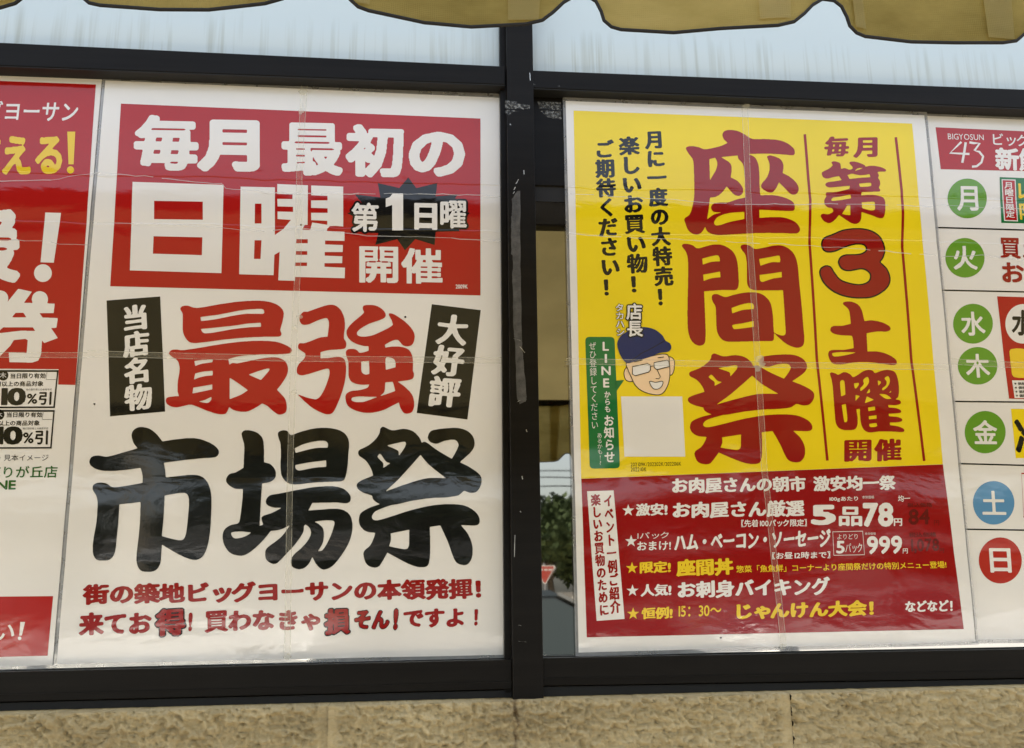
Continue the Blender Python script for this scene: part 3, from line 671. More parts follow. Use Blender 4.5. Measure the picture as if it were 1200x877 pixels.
CHIP, _, _ = mat('bare_metal_scratch', (.55, .54, .50), .3, metal=.6)
for (x, y, l, a) in ((614, 202, 5, 1.5), (606, 213, 6, 2.1), (603, 221, 4, 2.1), (602, 226, 3, 2.2), (608, 470, 4, 2.6), (612, 410, 9, .9), (606, 398, 8, .3), (612, 560, 4, 1.4), (617, 505, 3, 1.2), (610, 600, 2, 1), (603, 640, 26, 1.6), (609, 733, 3, .2), (612, 752, 9, .1), (598, 146, 2, 1), (621, 90, 9, 1.5), (626, 99, 3, .2), (655, 101, 2, .1)):
    dx, dy = math.cos(a)*l/2, math.sin(a)*l/2
    o = .0366 if x < 622 else .0306
    ragged([(x-dx-.3, y-dy), (x-dx+.5, y-dy), (x+dx+.5, y+dy), (x+dx-.3, y+dy)], o, CHIP, 'scratch', .00025, 3)

# ================================================================== POSTERS
# ---- red coupon poster, far left
P = Poster('poster', 'red and white coupon poster at the left edge, cut off by the frame', W(60, 440, .002)); P.off = .0020
P.sheet([(-420, 70), (119.5, 92.5), (61.5, 779.5), (-420, 797)], [(-424, 65), (123.2, 88), (65, 783.5), (-424, 801)])
P.shape([[(-400, 80), (112.5, 99.5), (88.6, 451.5), (68.5, 451), (68.8, 433), (-400, 429)]], RED, 1)
P.text('ビッグヨーサン', [(-56, 119), (93, 119.5), (90, 144), (-58, 141)], 'w', dict(r=.022, g=.02, s=.004), lay=2)
P.text('使える', [(-38, 159), (74.5, 156), (72.5, 206), (-40, 208)], 'Y', dict(r=.05, g=.02, s=.014), lay=2)
P.shape([[(79.3, 155), (88.6, 155), (86.5, 193), (80.5, 193)], circ(82.8, 199.5, 4.2)], LYEL, 2, 'exclamation_mark')
P.text('援', [(-62, 244), (24, 246), (24, 332), (-66, 332)], 'w', HEAVY, lay=2, res=110)
P.shape([[(53.3, 249.5), (71.7, 250), (63.5, 308.5), (48, 308)], circ(50.8, 320.7, 10.4)], PAPER, 2, 'exclamation_mark')
P.shape(hand_loops(G_KEN, 0, True, 1.2), PAPER, 2, 'large_character')
for (t, b, xr, xb) in ((434.2, 478.5, 68.8, 64.6), (481, 526, 64.6, 60.8)):
    P.shape([[(-210, t-.8), (xr, t), (xb, b), (-210, b+1)], [(-200, t+2), (xr-1.8, t+2), (xb-1.7, b-1.8), (-200, b-1)]], BLK, 2, 'coupon_border')
    P.shape([[(-200, t+2), (xr-1.8, t+2), (xb-1.7, b-1.8), (-200, b-1)]], PAPER, 1, 'coupon_ground')
    P.stroke([(xr-13.5, t+2.5), (xr-14.5, t+11), (xr-3, t+11)], .5, BLK, 2, 'coupon_tab')
P.shape([circ(4, 440.2, 6.2, n=24)], BLK, 2, 'day_badge'); P.text('木', Q(.2, 436.6, 7.8, 443.6), 'w', MED, lay=3, res=48)
P.shape([circ(-.5, 486.3, 6.2, n=24)], BLK, 2, 'day_badge'); P.text('木', Q(-4.2, 482.8, 3.2, 489.6), 'w', MED, lay=3, res=48)
P.text('当日限り有効', [(12.8, 437.8), (54, 437.6), (53.6, 443.8), (12.5, 444)], 'k', BOLD, lay=2, res=48)
P.text('当日限り有効', [(8.6, 483.5), (50.2, 483.4), (49.8, 489.4), (8.3, 489.6)], 'k', BOLD, lay=2, res=48)
P.text('500円以上の商品対象', [(-16, 447.4), (51.5, 446.9), (51, 453), (-16, 453.4)], 'k', BOLD, lay=2, res=48)
P.text('500円以上の商品対象', [(-20, 493.4), (47.3, 493), (46.8, 499), (-20, 499.4)], 'k', BOLD, lay=2, res=48)
P.text('10', [(2.2, 455.2), (31.2, 454.8), (30.6, 475.4), (1.6, 475.6)], 'k', dict(r=.055, g=.03, s=.01), lay=2)
P.text('10', [(-3, 500.3), (27.4, 500), (26.8, 521.4), (-3.6, 521.6)], 'k', dict(r=.055, g=.03, s=.01), lay=2)
P.text('%引', [(32, 459.5), (61.2, 459.4), (60.4, 475), (31.6, 474.8)], 'k', BOLD, lay=2)
P.text('%引', [(27.6, 504.8), (57, 504.6), (56.2, 521.4), (27.2, 521)], 'k', BOLD, lay=2)
for x, y in ((30, 455.6), (26, 501.2)): P.text('他の割引券との併用不可', Q(x+1, y, x+31, y+2.6, 0), 'k', MED, lay=2, res=40)
P.text('※見本イメージ', [(-4, 533), (57, 533), (56.5, 540.5), (-4, 540)], 'k', MED, lay=2, res=48)
P.text('ひばりが丘店', [(-31, 547), (68, 546), (67, 560), (-31, 561)], 'D', MED, lay=2)
P.text('LINE', [(-18, 563), (19.2, 563), (18.6, 574), (-18.5, 574.3)], 'D', BOLD, lay=2)
P.shape([[(-300, 702), (62.6, 698.8), (56, 768.6), (-300, 778)]], RED, 1)
P.text('さい', [(-34, 730), (17.6, 729), (16.8, 750.5), (-36, 751)], 'w', MED, lay=2)
P.shape([[(24.3, 729), (29.8, 729), (26, 745), (23, 745)], circ(23.4, 748.2, 2.1, n=16)], PAPER, 2, 'exclamation_mark')
P.tape([(-300, 420), (0, 416.5), (103, 417)], 6.0)
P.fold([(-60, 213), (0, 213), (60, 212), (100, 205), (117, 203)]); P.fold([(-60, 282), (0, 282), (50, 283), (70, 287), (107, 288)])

# ---- big white and red market poster
P = Poster('poster', 'big white and red market festival poster with bold black brush lettering, left of the mullion', W(330, 440, .0035)); P.off = .0035
P.sheet([(123.5, 94.5), (586, 115), (590, 767.5), (66.5, 778.5)], [(120.8, 90), (588.6, 110), (593, 772), (63.5, 783)])
P.shape([[(142, 122), (563, 139.5), (563, 346.8), (129.5, 336)]], RED, 1, label='red headline panel')
for ch, q in (('毎', (157, 135, 233, 201)), ('月', (231, 140.5, 304.5, 202.5)), ('最', (330, 144, 401.5, 207)), ('初', (405, 146, 473.5, 209)), ('の', (479, 154.6, 545, 208))):
    P.text(ch, Q(*q), 'w', dict(r=.052 if ch != '月' else .06, g=.017, s=.007), lay=2, name='headline_character', res=110)
for sx, ox, oy, o_, h_ in (G_WNI, G_WYO): P.shape([[p[:2] for p in parse(sx, ox, oy, t)] for t in o_+h_], PAPER, 2, 'headline_character')
P.shape([[(350+x/3.986, 120+y/3.986) for x, y in ((512, 352), (550, 402), (647, 378), (640, 441), (742, 432), (715, 475), (800, 520), (735, 560), (752, 603), (640, 605), (635, 668), (545, 640), (497, 692), (460, 640), (358, 668), (372, 612), (280, 606), (320, 565), (228, 520), (310, 490), (263, 432), (382, 446), (370, 378), (470, 402))]], BLK, 2, 'starburst')
for ch, q in (('第', (412, 238, 444, 272.5)), ('日', (485.5, 238.5, 512.4, 270)), ('曜', (515.8, 235.5, 547, 268.5))):
    P.text(ch, Q(*q), 'w', dict(r=.03 if ch in '第曜' else .055, g=.02, s=.008), lay=4, out=.07, name='badge_character')
one = [(440, 428), (488, 428), (488, 600), (437, 600), (437, 482), (407, 492), (407, 452), (425, 446)]
P.stroke([(350+x/3.986, 120+y/3.986) for x, y in one], 2.4, BLK, 4, 'badge_character_outline', True); P.shape([[(350+x/3.986, 120+y/3.986) for x, y in one]], PAPER, 5, 'badge_character')
P.text('開', Q(421, 289, 466.7, 332.5), 'w', dict(r=.04, g=.02, s=.008), lay=2, name='headline_character'); P.text('催', Q(470.4, 291, 518.6, 333.5), 'w', dict(r=.04, g=.02, s=.008), lay=2, name='headline_character')
P.text('2009K', Q(534, 334, 548, 338.8, 0), 'w', BOLD, lay=2, res=48, name='print_code')
P.shape([[(125.3, 352.7), (188, 348), (193.7, 482.7), (129.3, 488.3)]], BLK, 1, label='tilted black label panel on the left')
P.text('当店名物', [(142.3, 359), (173.5, 356.5), (179.2, 480.3), (146.5, 482.7)], 'w', BRUSH, True, 2)
P.shape([[(506, 357), (563.3, 364), (547.7, 492), (488.3, 484.3)]], BLK, 1, label='tilted black label panel on the right')
P.text('大好評', [(514, 367), (550.5, 371.5), (537.5, 480.5), (500, 476)], 'w', BRUSH, True, 2)
for g in (G_SAI, G_KYO): P.shape(hand_loops(g), RED, 2, 'red_brush_character')
for g in (G_ICHI, G_JO, G_SAI2): P.shape(hand_loops(g), BLK, 2, 'black_brush_character')
P.text('街の築地ビッグヨーサンの本領発揮！', [(97, 684.5), (563, 677.5), (564, 702.5), (97, 709.5)], 'd', BRUSHB, lay=2)
P.text('来てお', [(92.5, 718), (178, 716.5), (178, 743.5), (92.5, 745)], 'd', BRUSHB, lay=2)
P.text('得', [(182.5, 714), (217.5, 713.5), (217.5, 746), (182.5, 746)], 'd', BRUSHB, lay=3, out=.05)
P.text('!', [(221.5, 718), (226.3, 718), (225, 740), (220.8, 740)], 'd', BRUSHB, lay=2)
P.text('買わな', [(240, 715.5), (322, 714.5), (322, 740), (240, 742)], 'd', BRUSHB, lay=2)
P.text('きゃ', [(327, 715), (375.4, 715.5), (375.4, 739), (327, 740)], 'd', BRUSHB, lay=2)
P.text('損', [(381, 713.5), (410, 713.5), (410, 744), (380, 744.5)], 'd', BRUSHB, lay=3, out=.05)
P.text('そん', [(415.5, 715.5), (456.5, 715.5), (456, 737), (415.5, 737.5)], 'd', BRUSHB, lay=3, out=.035)
P.text('!', [(462, 713.5), (467, 713.5), (465.4, 738), (461, 738)], 'd', BRUSHB, lay=3, out=.03)
P.text('ですよ', [(472.7, 714), (543.5, 712.5), (543.5, 735), (472.7, 736)], 'd', BRUSHB, lay=2)
P.text('！', [(556, 714), (560.2, 714), (559.5, 733.5), (555.6, 733.5)], 'd', BRUSHB, lay=2)
P.tape([(357, 101), (351, 200), (350, 300), (344, 420), (340, 560), (337, 771)], 6.5)
P.tape([(103, 415), (350, 421), (591, 423)], 6.5)
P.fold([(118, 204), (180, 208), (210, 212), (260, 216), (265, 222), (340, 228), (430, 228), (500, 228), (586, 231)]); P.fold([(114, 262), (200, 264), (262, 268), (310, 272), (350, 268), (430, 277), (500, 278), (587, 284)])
for (x, y, r_) in ((355, 108, 3.6), (353, 132, 3.0), (351, 372, 2.6), (346, 384, 2.2), (345, 460, 3.0), (337, 770, 3.2)):
    P.shape([[(x+(r_+random.uniform(-1, 1))*math.cos(t)*1.3, y+(r_+random.uniform(-1.2, 1.2))*math.sin(t)) for t in [k*.52 for k in range(12)]]], TAPEE, 11, 'tape_bubble')
for (x, y) in ((111, 474), (475, 372), (353, 264)): P.shape([circ(x, y, 1.2, n=8)], BLK, 3, 'ink_speck')

# ---- yellow and red Zama festival poster
P = Poster('poster', 'yellow and red festival poster with large red brush lettering, right of the mullion', W(900, 440, .0045)); P.off = .0072
P.sheet([(662.8, 118.5), (1083, 135.5), (1143, 752), (678, 765)], [(659.5, 114), (1086.3, 131), (1147, 756), (674.5, 770)])
P.shape([[(672, 130), (1068.5, 145.3), (1104.7, 544.3), (681, 561.2)]], YEL, 1, label='yellow upper panel')
P.shape([[(681.1, 561.4), (1104.8, 544.5), (1129, 737.3), (687.5, 747)]], BRED, 1, label='red lower panel')
P.text('月に一度の大特売！', [(754.5, 154.3), (777.4, 154.3), (791.5, 358.5), (768, 358.5)], 'k', BRUSH, True, 2)
P.text('楽しいお買い物！', [(724, 160.6), (748.3, 160.6), (761.5, 343.3), (736.5, 343.3)], 'k', BRUSH, True, 2)
P.text('ご期待ください！', [(695.5, 164.3), (719, 164.3), (728.8, 347), (704.5, 347)], 'k', BRUSH, True, 2)
for g in (G_ZA, G_MA, G_SAI3, G_DAI, G_DO, G_YO):
    L = hand_loops(g, sig=1.3); P.shape(L if g is not G_SAI3 else remap(L, (805.7, 414.5, 953.8, 544.5)), DRED, 2, 'red_brush_character')
P.shape(hand_loops(G_3), BLK, 2, 'numeral_outline'); P.shape(hand_loops(G_3, -1.7), DRED, 3, 'numeral', 'red numeral three with a black outline')
P.text('毎', Q(965.5, 160.5, 994.7, 184.2), 'd', BRUSH, lay=2); P.text('月', Q(999.5, 161, 1028, 186), 'd', BRUSH, lay=2)
P.text('開', Q(989, 515, 1021, 542), 'd', BRUSH, lay=2); P.text('催', Q(1024, 514, 1056.4, 541.6), 'd', BRUSH, lay=2)
P.stroke([(942.7, 158), (947, 210), (949.3, 234), (948.5, 285), (957, 420), (969.3, 540)], 3.0, DRED, 2)
P.stroke([(1049.3, 161.5), (1056.5, 225), (1057.8, 250), (1057, 290), (1067.5, 420), (1082.7, 540.5)], 3.0, DRED, 2)
P.text('店長', [(733, 356.5), (752, 356.5), (753, 395.3), (734, 395.3)], 'w', dict(r=.03, g=.02, s=.008), True, 8, out=.07)
P.text('タカハシ', [(721, 357), (730, 357), (731.5, 394), (722, 394)], 'w', BOLD, True, 8, out=.05, res=64)
def rnd(x0, y0, x1, y1, x2, y2, x3, y3, r=5):
    c = [Vector(p) for p in ((x0, y0), (x1, y1), (x2, y2), (x3, y3))]; out = []
    for i in range(4):
        p, a, b = c[i], c[i-1], c[(i+1) % 4]; u = (a-p).normalized()*r; v = (b-p).normalized()*r
        for k in range(5):
            t = k/4; out.append(tuple(p+u*(1-t)**2+v*t*t))
    return out
P.shape([rnd(685.6, 395.2, 720, 395.2, 726.4, 549, 691, 549.5)], GRN, 2, 'speech_balloon'); P.shape([[(720.2, 446.5), (731.4, 445.6), (721.4, 460)]], GRN, 2, 'balloon_tail')
P.text('LINE', [(704.2, 401), (715, 401), (715.8, 454.5), (704.8, 454.5)], 'w', BOLD, True, 3)
P.text('からも', [(708, 459), (715, 459), (715.6, 483.5), (708.6, 483.5)], 'w', BOLD, True, 3, res=56)
P.text('お知らせ', [(707, 487), (719, 487), (720.5, 542), (708.4, 542)], 'w', BOLD, True, 3)
P.text('ぜひ登録してください', [(690, 401.5), (698.2, 401.5), (701, 502.5), (692.7, 502.5)], 'w', MED, True, 3, res=56)
P.text('あるかも!?', [(699.6, 508), (705.2, 508), (706.4, 545), (700.8, 545)], 'w', MED, True, 3, res=48)
cr = lambda L: [(670+x/4.179, 350+y/4.179) for x, y in L]
def sm(L): return smooth([(x, y, False) for x, y in L])
face = sm(cr([(270, 315), (275, 350), (290, 385), (310, 425), (345, 455), (400, 472), (440, 468), (465, 435), (478, 390), (478, 330), (465, 275), (380, 285)]))
P.shape([sm(cr([(280, 335), (262, 345), (255, 370), (265, 400), (290, 408), (310, 395), (310, 345)]))], SKIN, 2, 'cartoon_ear'); P.shape([sm(cr([(470, 290), (490, 290), (503, 310), (500, 350), (488, 375), (470, 370)]))], SKIN, 2, 'cartoon_ear')
P.stroke(sm(cr([(280, 335), (262, 345), (255, 370), (265, 400), (290, 408), (310, 395), (310, 345)])), .9, BLK, 3, 'cartoon_ink_line', True); P.stroke(sm(cr([(470, 290), (490, 290), (503, 310), (500, 350), (488, 375), (470, 370)])), .9, BLK, 3, 'cartoon_ink_line', True)
P.shape([face], SKIN, 4, 'cartoon_face'); P.stroke(face, .9, BLK, 5, 'cartoon_ink_line', True)
P.shape([sm(cr([(222, 230), (226, 205), (245, 180), (290, 155), (345, 142), (400, 152), (440, 180), (458, 208), (480, 222), (486, 245), (470, 262), (430, 268), (380, 288), (330, 303), (275, 318), (250, 300), (232, 268)]))], NAVY, 6, 'cartoon_cap', 'navy blue baseball cap')
P.stroke(cr([(290, 305), (340, 270), (400, 240), (455, 207)]), .6, BLK, 7, 'cartoon_ink_line')
for L in ([(297, 335), (370, 320), (384, 328), (384, 352), (375, 362), (310, 380), (296, 372)], [(402, 315), (465, 303), (475, 310), (476, 335), (415, 350), (403, 340)]):
    P.shape([cr(L)], PAPER, 6, 'spectacle_lens'); P.stroke(cr(L), 1.0, BLK, 7, 'spectacle_rim', True)
P.stroke(cr([(384, 335), (402, 330)]), .8, BLK, 7, 'cartoon_ink_line'); P.stroke(cr([(415, 345), (433, 385), (425, 395), (410, 393)]), .8, BLK, 6, 'cartoon_ink_line')
P.stroke(cr([(305, 312), (345, 303)]), .9, BLK, 8, 'cartoon_ink_line'); P.stroke(cr([(420, 292), (450, 288)]), .9, BLK, 8, 'cartoon_ink_line')
mo = sm(cr([(380, 408), (410, 412), (443, 407), (440, 430), (420, 445), (395, 440)])); P.shape([mo], PAPER, 6, 'cartoon_mouth'); P.stroke(mo, .8, BLK, 7, 'cartoon_ink_line', True)
P.shape([[(727.4, 465), (799.2, 465), (802.8, 535.4), (731.7, 535.4)]], PAPER, 2, 'white_square')
P.text('202109K/202202K/202206K', [(739, 542.5), (798, 541.5), (798, 546), (739, 547)], 'k', THIN, lay=2, res=48, name='print_code'); P.text('202210K', [(739, 548), (757.5, 547.8), (757.5, 552.5), (739, 552.8)], 'k', THIN, lay=2, res=48, name='print_code')
P.text('お肉屋さんの朝市 激安均一祭', [(787, 560), (1049, 557), (1050, 575), (787.5, 579)], 'w', BRUSH, lay=2)
def star(x, y, r_, m):
    P.shape([[(x+(r_ if k % 2 == 0 else r_*.4)*math.sin(math.pi*k/5), y-(r_ if k % 2 == 0 else r_*.4)*math.cos(math.pi*k/5)) for k in range(10)]], m, 2, 'star')
star(736, 598.5, 7.3, PAPER); star(739.4, 634.5, 7.3, PAPER); star(740.5, 666, 7.3, LYEL); star(741, 692.5, 7.3, PAPER); star(741.7, 719.5, 7.3, LYEL)
T = P.text
T('激安!', [(745, 590.5), (782, 589.5), (782, 604.5), (745, 605)], 'w', BRUSH, lay=2)
T('お肉屋さん厳選', [(788, 588.5), (942, 586), (942.5, 606), (788, 608)], 'w', BRUSH, lay=2)
T('【先着100パック限定】', [(868.4, 609.5), (945, 608.5), (945, 617), (868.4, 618)], 'w', BOLD, lay=2, res=56)
T('5', [(949.8, 592), (979, 591.7), (979, 615.6), (949.8, 615.6)], 'w', dict(r=.045, g=.02, s=.01), lay=2); T('品', Q(982.5, 594, 1010, 617, .01), 'w', BOLD, lay=2)
T('78', [(1010.5, 589.6), (1046.7, 589.3), (1046.7, 617.5), (1010.5, 617.8)], 'w', dict(r=.045, g=.02, s=.01), lay=2); T('円', Q(1047, 607.7, 1056.7, 616.7, 0), 'w', BOLD, lay=2)
T('100gあたり', [(971.7, 582.6), (1005, 582), (1005, 588), (971.7, 588.4)], 'w', BOLD, lay=2, res=56); T('本体価格', [(1010, 581.2), (1024, 581), (1024, 584.6), (1010, 584.8)], 'w', MED, lay=2, res=48)
T('均一', [(1052, 581), (1066, 580.4), (1066, 588), (1052, 588.4)], 'w', BOLD, lay=2, res=56)
T('税込価格', [(1063, 590), (1092, 589), (1092, 594.6), (1063, 595)], 'm', BOLD, lay=2, res=48); T('84', [(1064, 597), (1089, 596.6), (1089, 615.2), (1064, 615.4)], 'm', BOLD, lay=2); T('円', Q(1094, 610, 1100, 616, 0), 'm', MED, lay=2, res=48)
T('1パック', [(746.7, 624.5), (783.5, 623.4), (783.5, 631), (746.7, 632)], 'w', MED, lay=2, res=56); T('おまけ!', [(746.7, 635), (786, 634), (786, 644.6), (746.7, 645.4)], 'w', BOLD, lay=2, res=56)
T('ハム・ベーコン・ソーセージ', [(790, 626), (973, 620), (973, 641), (790, 646)], 'w', BRUSH, lay=2)
P.stroke([(975.5, 623.5), (1010.5, 622.7), (1013, 650.3), (977, 651)], .8, PAPER, 2, 'box_outline', True)
T('よりどり', [(981, 626.3), (1004.6, 625.8), (1004.6, 632), (981, 632.4)], 'w', MED, lay=2, res=56); T('5', Q(979.7, 634, 989.6, 649, 0), 'w', BOLD, lay=2); T('パック', [(990.5, 637), (1010, 636.6), (1010.4, 647.5), (990.5, 648)], 'w', MED, lay=2, res=56)
T('本体価格', [(1013, 624.2), (1026, 624), (1026, 627), (1013, 627.3)], 'w', MED, lay=2, res=48)
T('999', [(1015.5, 628.8), (1056.6, 628), (1057, 649), (1016, 649.8)], 'w', dict(r=.035, g=.02, s=.01), lay=2); T('円', Q(1057.8, 643, 1063.6, 648.8, 0), 'w', BOLD, lay=2, res=56)
T('税込価格', [(1065, 624.4), (1097, 623.6), (1097, 629.4), (1065, 630)], 'm', BOLD, lay=2, res=48); T('1,078', [(1067, 632), (1100, 631), (1101, 648), (1068, 649)], 'm', BOLD, lay=2); T('円', Q(1101, 643, 1106, 648, 0), 'm', MED, lay=2, res=48)
T('【お昼12時まで】', [(904.7, 647.6), (972.7, 646.2), (972.7, 654.4), (904.7, 655.6)], 'w', BOLD, lay=2, res=56)
T('限定!', [(749.5, 658.5), (786, 657.5), (786, 671.6), (749.5, 672.4)], 'Y', BRUSH, lay=2); T('座間丼', [(792, 655.5), (859, 653.8), (859.5, 674.5), (792.5, 676)], 'Y', BRUSHB, lay=2)
T('惣菜「魚魚鮮」コーナーより座間祭だけの特別メニュー登場!', [(862.6, 663), (1108, 657.6), (1109, 666), (863, 671.5)], 'Y', BOLD, lay=2, res=64)
T('人気!', [(750.5, 685), (786.5, 684), (786.5, 698.6), (750.5, 699.4)], 'w', BRUSH, lay=2); T('お刺身バイキング', [(793.6, 681.5), (972, 676), (973, 698.4), (794, 702)], 'w', BRUSH, lay=2)
T('恒例!', [(751.5, 712), (788, 711), (788, 725.4), (751.5, 726)], 'Y', BRUSH, lay=2); T('15：30〜', [(795, 710.5), (845, 709), (845, 722), (795, 723)], 'Y', MED, lay=2)
T('じゃんけん大会！', [(862.6, 707), (1023, 703), (1023.5, 722), (863, 726.5)], 'Y', BRUSHB, lay=2); T('などなど！', [(1060, 704.5), (1115.5, 703), (1116, 716.5), (1060.5, 717.5)], 'w', BRUSH, lay=2)
P.shape([[(687.8, 576), (718.9, 575), (731.7, 725.5), (699, 727.8)]], PAPER, 2, 'white_strip')
T('イベント一例ご紹介', [(706.5, 580.5), (717.3, 580.3), (727.7, 719), (715.2, 720)], 'd', BRUSH, True, 3); T('楽しいお買物のために', [(691.5, 579.5), (703, 579.2), (713.9, 721), (702.2, 721.8)], 'd', BRUSH, True, 3)
P.tape([(872, 123), (875, 200), (879, 300), (887, 420), (895, 550), (918, 759)], 6.5)
P.tape([(663, 424), (900, 428), (1112, 431)], 6.5)
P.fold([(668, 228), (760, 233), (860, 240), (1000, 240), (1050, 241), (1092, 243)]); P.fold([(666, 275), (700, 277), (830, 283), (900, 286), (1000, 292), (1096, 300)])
for (x, y, r_) in ((874, 126, 3.4), (889, 421, 4.5), (887, 432, 3.4), (892, 428, 3.8), (916, 758, 3.6)):
    P.shape([[(x+(r_+random.uniform(-1.4, 1))*math.cos(t)*1.3, y+(r_+random.uniform(-1.4, 1.2))*math.sin(t)) for t in [k*.52 for k in range(12)]]], TAPEE, 11, 'tape_bubble')
P.shape([circ(844.5, 747.5, 1.1, n=8)], BLK, 3, 'ink_speck')

# ---- weekly specials sheet, far right
P = Poster('poster', 'white weekly specials sheet with green weekday circles at the right edge', W(1160, 440, .002)); P.off = .0020
P.sheet([(1086, 136), (1700, 160), (1760, 742), (1144, 750)], [(1083, 132), (1704, 156), (1764, 747), (1141, 754.5)])
P.shape([[(1096, 149.6), (1500, 168), (1506, 208), (1102, 198.8)]], RED, 1, label='red store header band')
T = P.text
T('BIGYOSUN', [(1110, 157), (1152, 158.5), (1152.5, 165), (1110.5, 164)], 'w', THIN, lay=2, res=56, name='store_name')
P.stroke([(1126, 167), (1112.8, 180), (1135.5, 181.2)], 2.6, PAPER, 2, 'logo_stroke'); P.stroke([(1131, 167.5), (1129.5, 178), (1127, 191.5)], 2.8, PAPER, 3, 'logo_stroke')
P.stroke([(1135.5, 167.5), (1141, 168.5), (1147.5, 168.6), (1141.5, 177), (1147, 178.5), (1151.5, 184), (1149.5, 191), (1144, 195.5), (1138.5, 196)], 2.6, PAPER, 2, 'logo_stroke')
T('ビッグヨーサン', [(1162.6, 156.5), (1268, 160.5), (1268.5, 175), (1163.2, 171)], 'w', MED, lay=2, name='store_name')
T('新鮮市場', [(1165.2, 173), (1277, 177), (1278, 204.5), (1166, 199.5)], 'w', dict(r=.045, g=.018, s=.008), lay=2)
for ch, cx, cy, rx, ry, m in (('月', 1133.3, 233, 23, 23.3, LGRN), ('火', 1130.5, 302.5, 23, 23.3, LGRN), ('水', 1139.7, 379.8, 23.3, 23.3, LGRN), ('木', 1145.5, 429, 23.2, 22, LGRN), ('金', 1154, 506.8, 24, 24.8, LGRN), ('土', 1164, 589.5, 24.3, 25.5, BLU), ('日', 1172, 657, 25.2, 27, CRED)):
    P.shape([circ(cx, cy, rx, ry, tilt=.0)], m, 1, 'weekday_disc')
    hw, hh = (14, 14.2) if ch not in '日月' else (12.5, 14.5)
    T(ch, Q(cx-hw, cy-hh, cx+hw, cy+hh, .02, -.06), 'w', dict(r=.03, g=.02, s=.01), lay=2, name='weekday_character', res=90)
for (xa, ya, xb, yb) in ((1095.6, 267, 1200, 270), (1099, 340.5, 1200, 342.6), (1112.7, 470.7, 1200, 471.6), (1120.6, 543.5, 1200, 545.6), (1129, 620.4, 1200, 621.5)):
    P.stroke([(xa, ya), (xa+(xb-xa)*5, ya+(yb-ya)*5)], 1.7, BLK, 1)
P.shape([[(1171, 208), (1420, 218), (1424, 266), (1173, 261.7)]], GRN, 1); P.shape([[(1173.2, 210.6), (1189.6, 211), (1192.4, 260), (1176.2, 259.4)]], PAPER, 2, 'white_border'); P.shape([[(1174.4, 211.8), (1188.5, 212.2), (1191.2, 258.8), (1177.4, 258.2)]], RED, 3)
T('月曜日限定', [(1176, 214), (1186.6, 214.5), (1188.8, 256), (1178.6, 255.5)], 'w', BOLD, True, 4, res=56)
T('レギュラー', [(1192.5, 213), (1290, 218), (1291, 236), (1193.5, 234)], 'Y', dict(r=.04, g=.02, s=.02), lay=2); T('限定特売', [(1193.5, 238), (1290, 241), (1292, 261), (1195, 258)], 'Y', BOLD, lay=2)
T('買えば', [(1171, 278), (1245, 280), (1246, 305), (1172.4, 303)], 'd', dict(r=.04, g=.02, s=.01), lay=2); T('お得', [(1173, 306.5), (1228, 308.5), (1229, 334), (1174.5, 332.5)], 'd', dict(r=.04, g=.02, s=.01), lay=2)
P.shape([[(1167.8, 347.8), (1420, 355), (1432, 475), (1182, 467.5)]], RED, 1); P.shape([circ(1198, 380, 20.5, 23)], PAPER, 2, 'white_disc')
T('水', Q(1184.8, 363.5, 1211, 394, .02), 'k', BOLD, lay=3); T('1', [(1182, 408.5), (1204, 409), (1206, 443.5), (1186, 443)], 'Y', dict(r=.07, g=.02, s=.01), lay=2)
P.shape([[(1185.6, 446), (1300, 448), (1304, 469), (1188.5, 466.8)]], PAPER, 2, 'white_strip')
for k in range(4): T('※価格は税抜き表示です', [(1188+k*.6, 448+k*4.7), (1236, 449+k*4.7), (1236, 452.6+k*4.7), (1188+k*.6, 451.6+k*4.7)], 'k', BOLD, lay=3, res=40)
P.shape([[(1184.2, 479.4), (1420, 482), (1428, 540), (1190, 537)]], YEL, 1); T('冷凍', [(1187, 490), (1260, 492), (1263, 534), (1190.5, 533)], 'k', dict(r=.045, g=.02, s=.01), lay=2)
P.stroke([(1197, 555), (1400, 558), (1404, 610), (1199, 606)], 1.4, RED, 1, 'box_outline', True)
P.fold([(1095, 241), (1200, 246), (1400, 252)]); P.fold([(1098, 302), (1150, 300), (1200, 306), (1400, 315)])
P.tape([(1112, 424), (1180, 428), (1500, 434)], 6.5)
bpy.data.objects.remove(fo)
# the sheets are not flat: between the folds and tape seams each one bellies away from the glass by a millimetre or so
_kz = [W(100, y).z for y in (90, 205, 262, 416, 560, 660, 785)]; _ka = (.0011, .0008, .0013, .0010, .0009, .0009)
LEV = []
for (za, zb_), am in zip(zip(_kz[:-1], _kz[1:]), _ka):
    n = max(6, int((za-zb_)/.012)); LEV += [za+(zb_-za)*k/n for k in range(n)]
LEV.append(_kz[-1])
def belly(z):
    for za, zc_, am in zip(_kz[:-1], _kz[1:], _ka):
        if zc_ <= z <= za: t = (za-z)/(za-zc_); return am*4*t*(1-t)
    return 0.0
for r_ in [o for o in COL.objects if o.get('category') == 'poster']:
    for o in [c for c in COL.objects if c.parent == r_ and c.type == 'MESH']:
        me = o.data; zs = [v.co.z for v in me.vertices]; lo, hi = min(zs), max(zs)
        bm = bmesh.new(); bm.from_mesh(me)
        for z in LEV:
            if lo+1e-5 < z < hi-1e-5: bmesh.ops.bisect_plane(bm, geom=bm.verts[:]+bm.edges[:]+bm.faces[:], plane_co=(0, 0, z), plane_no=(0, 0, 1), dist=1e-6)
        for v in bm.verts: v.co.y -= belly(v.co.z)
        bm.to_mesh(me); bm.free(); me.shade_smooth(); me.set_sharp_from_angle(angle=math.radians(25)); me.update()

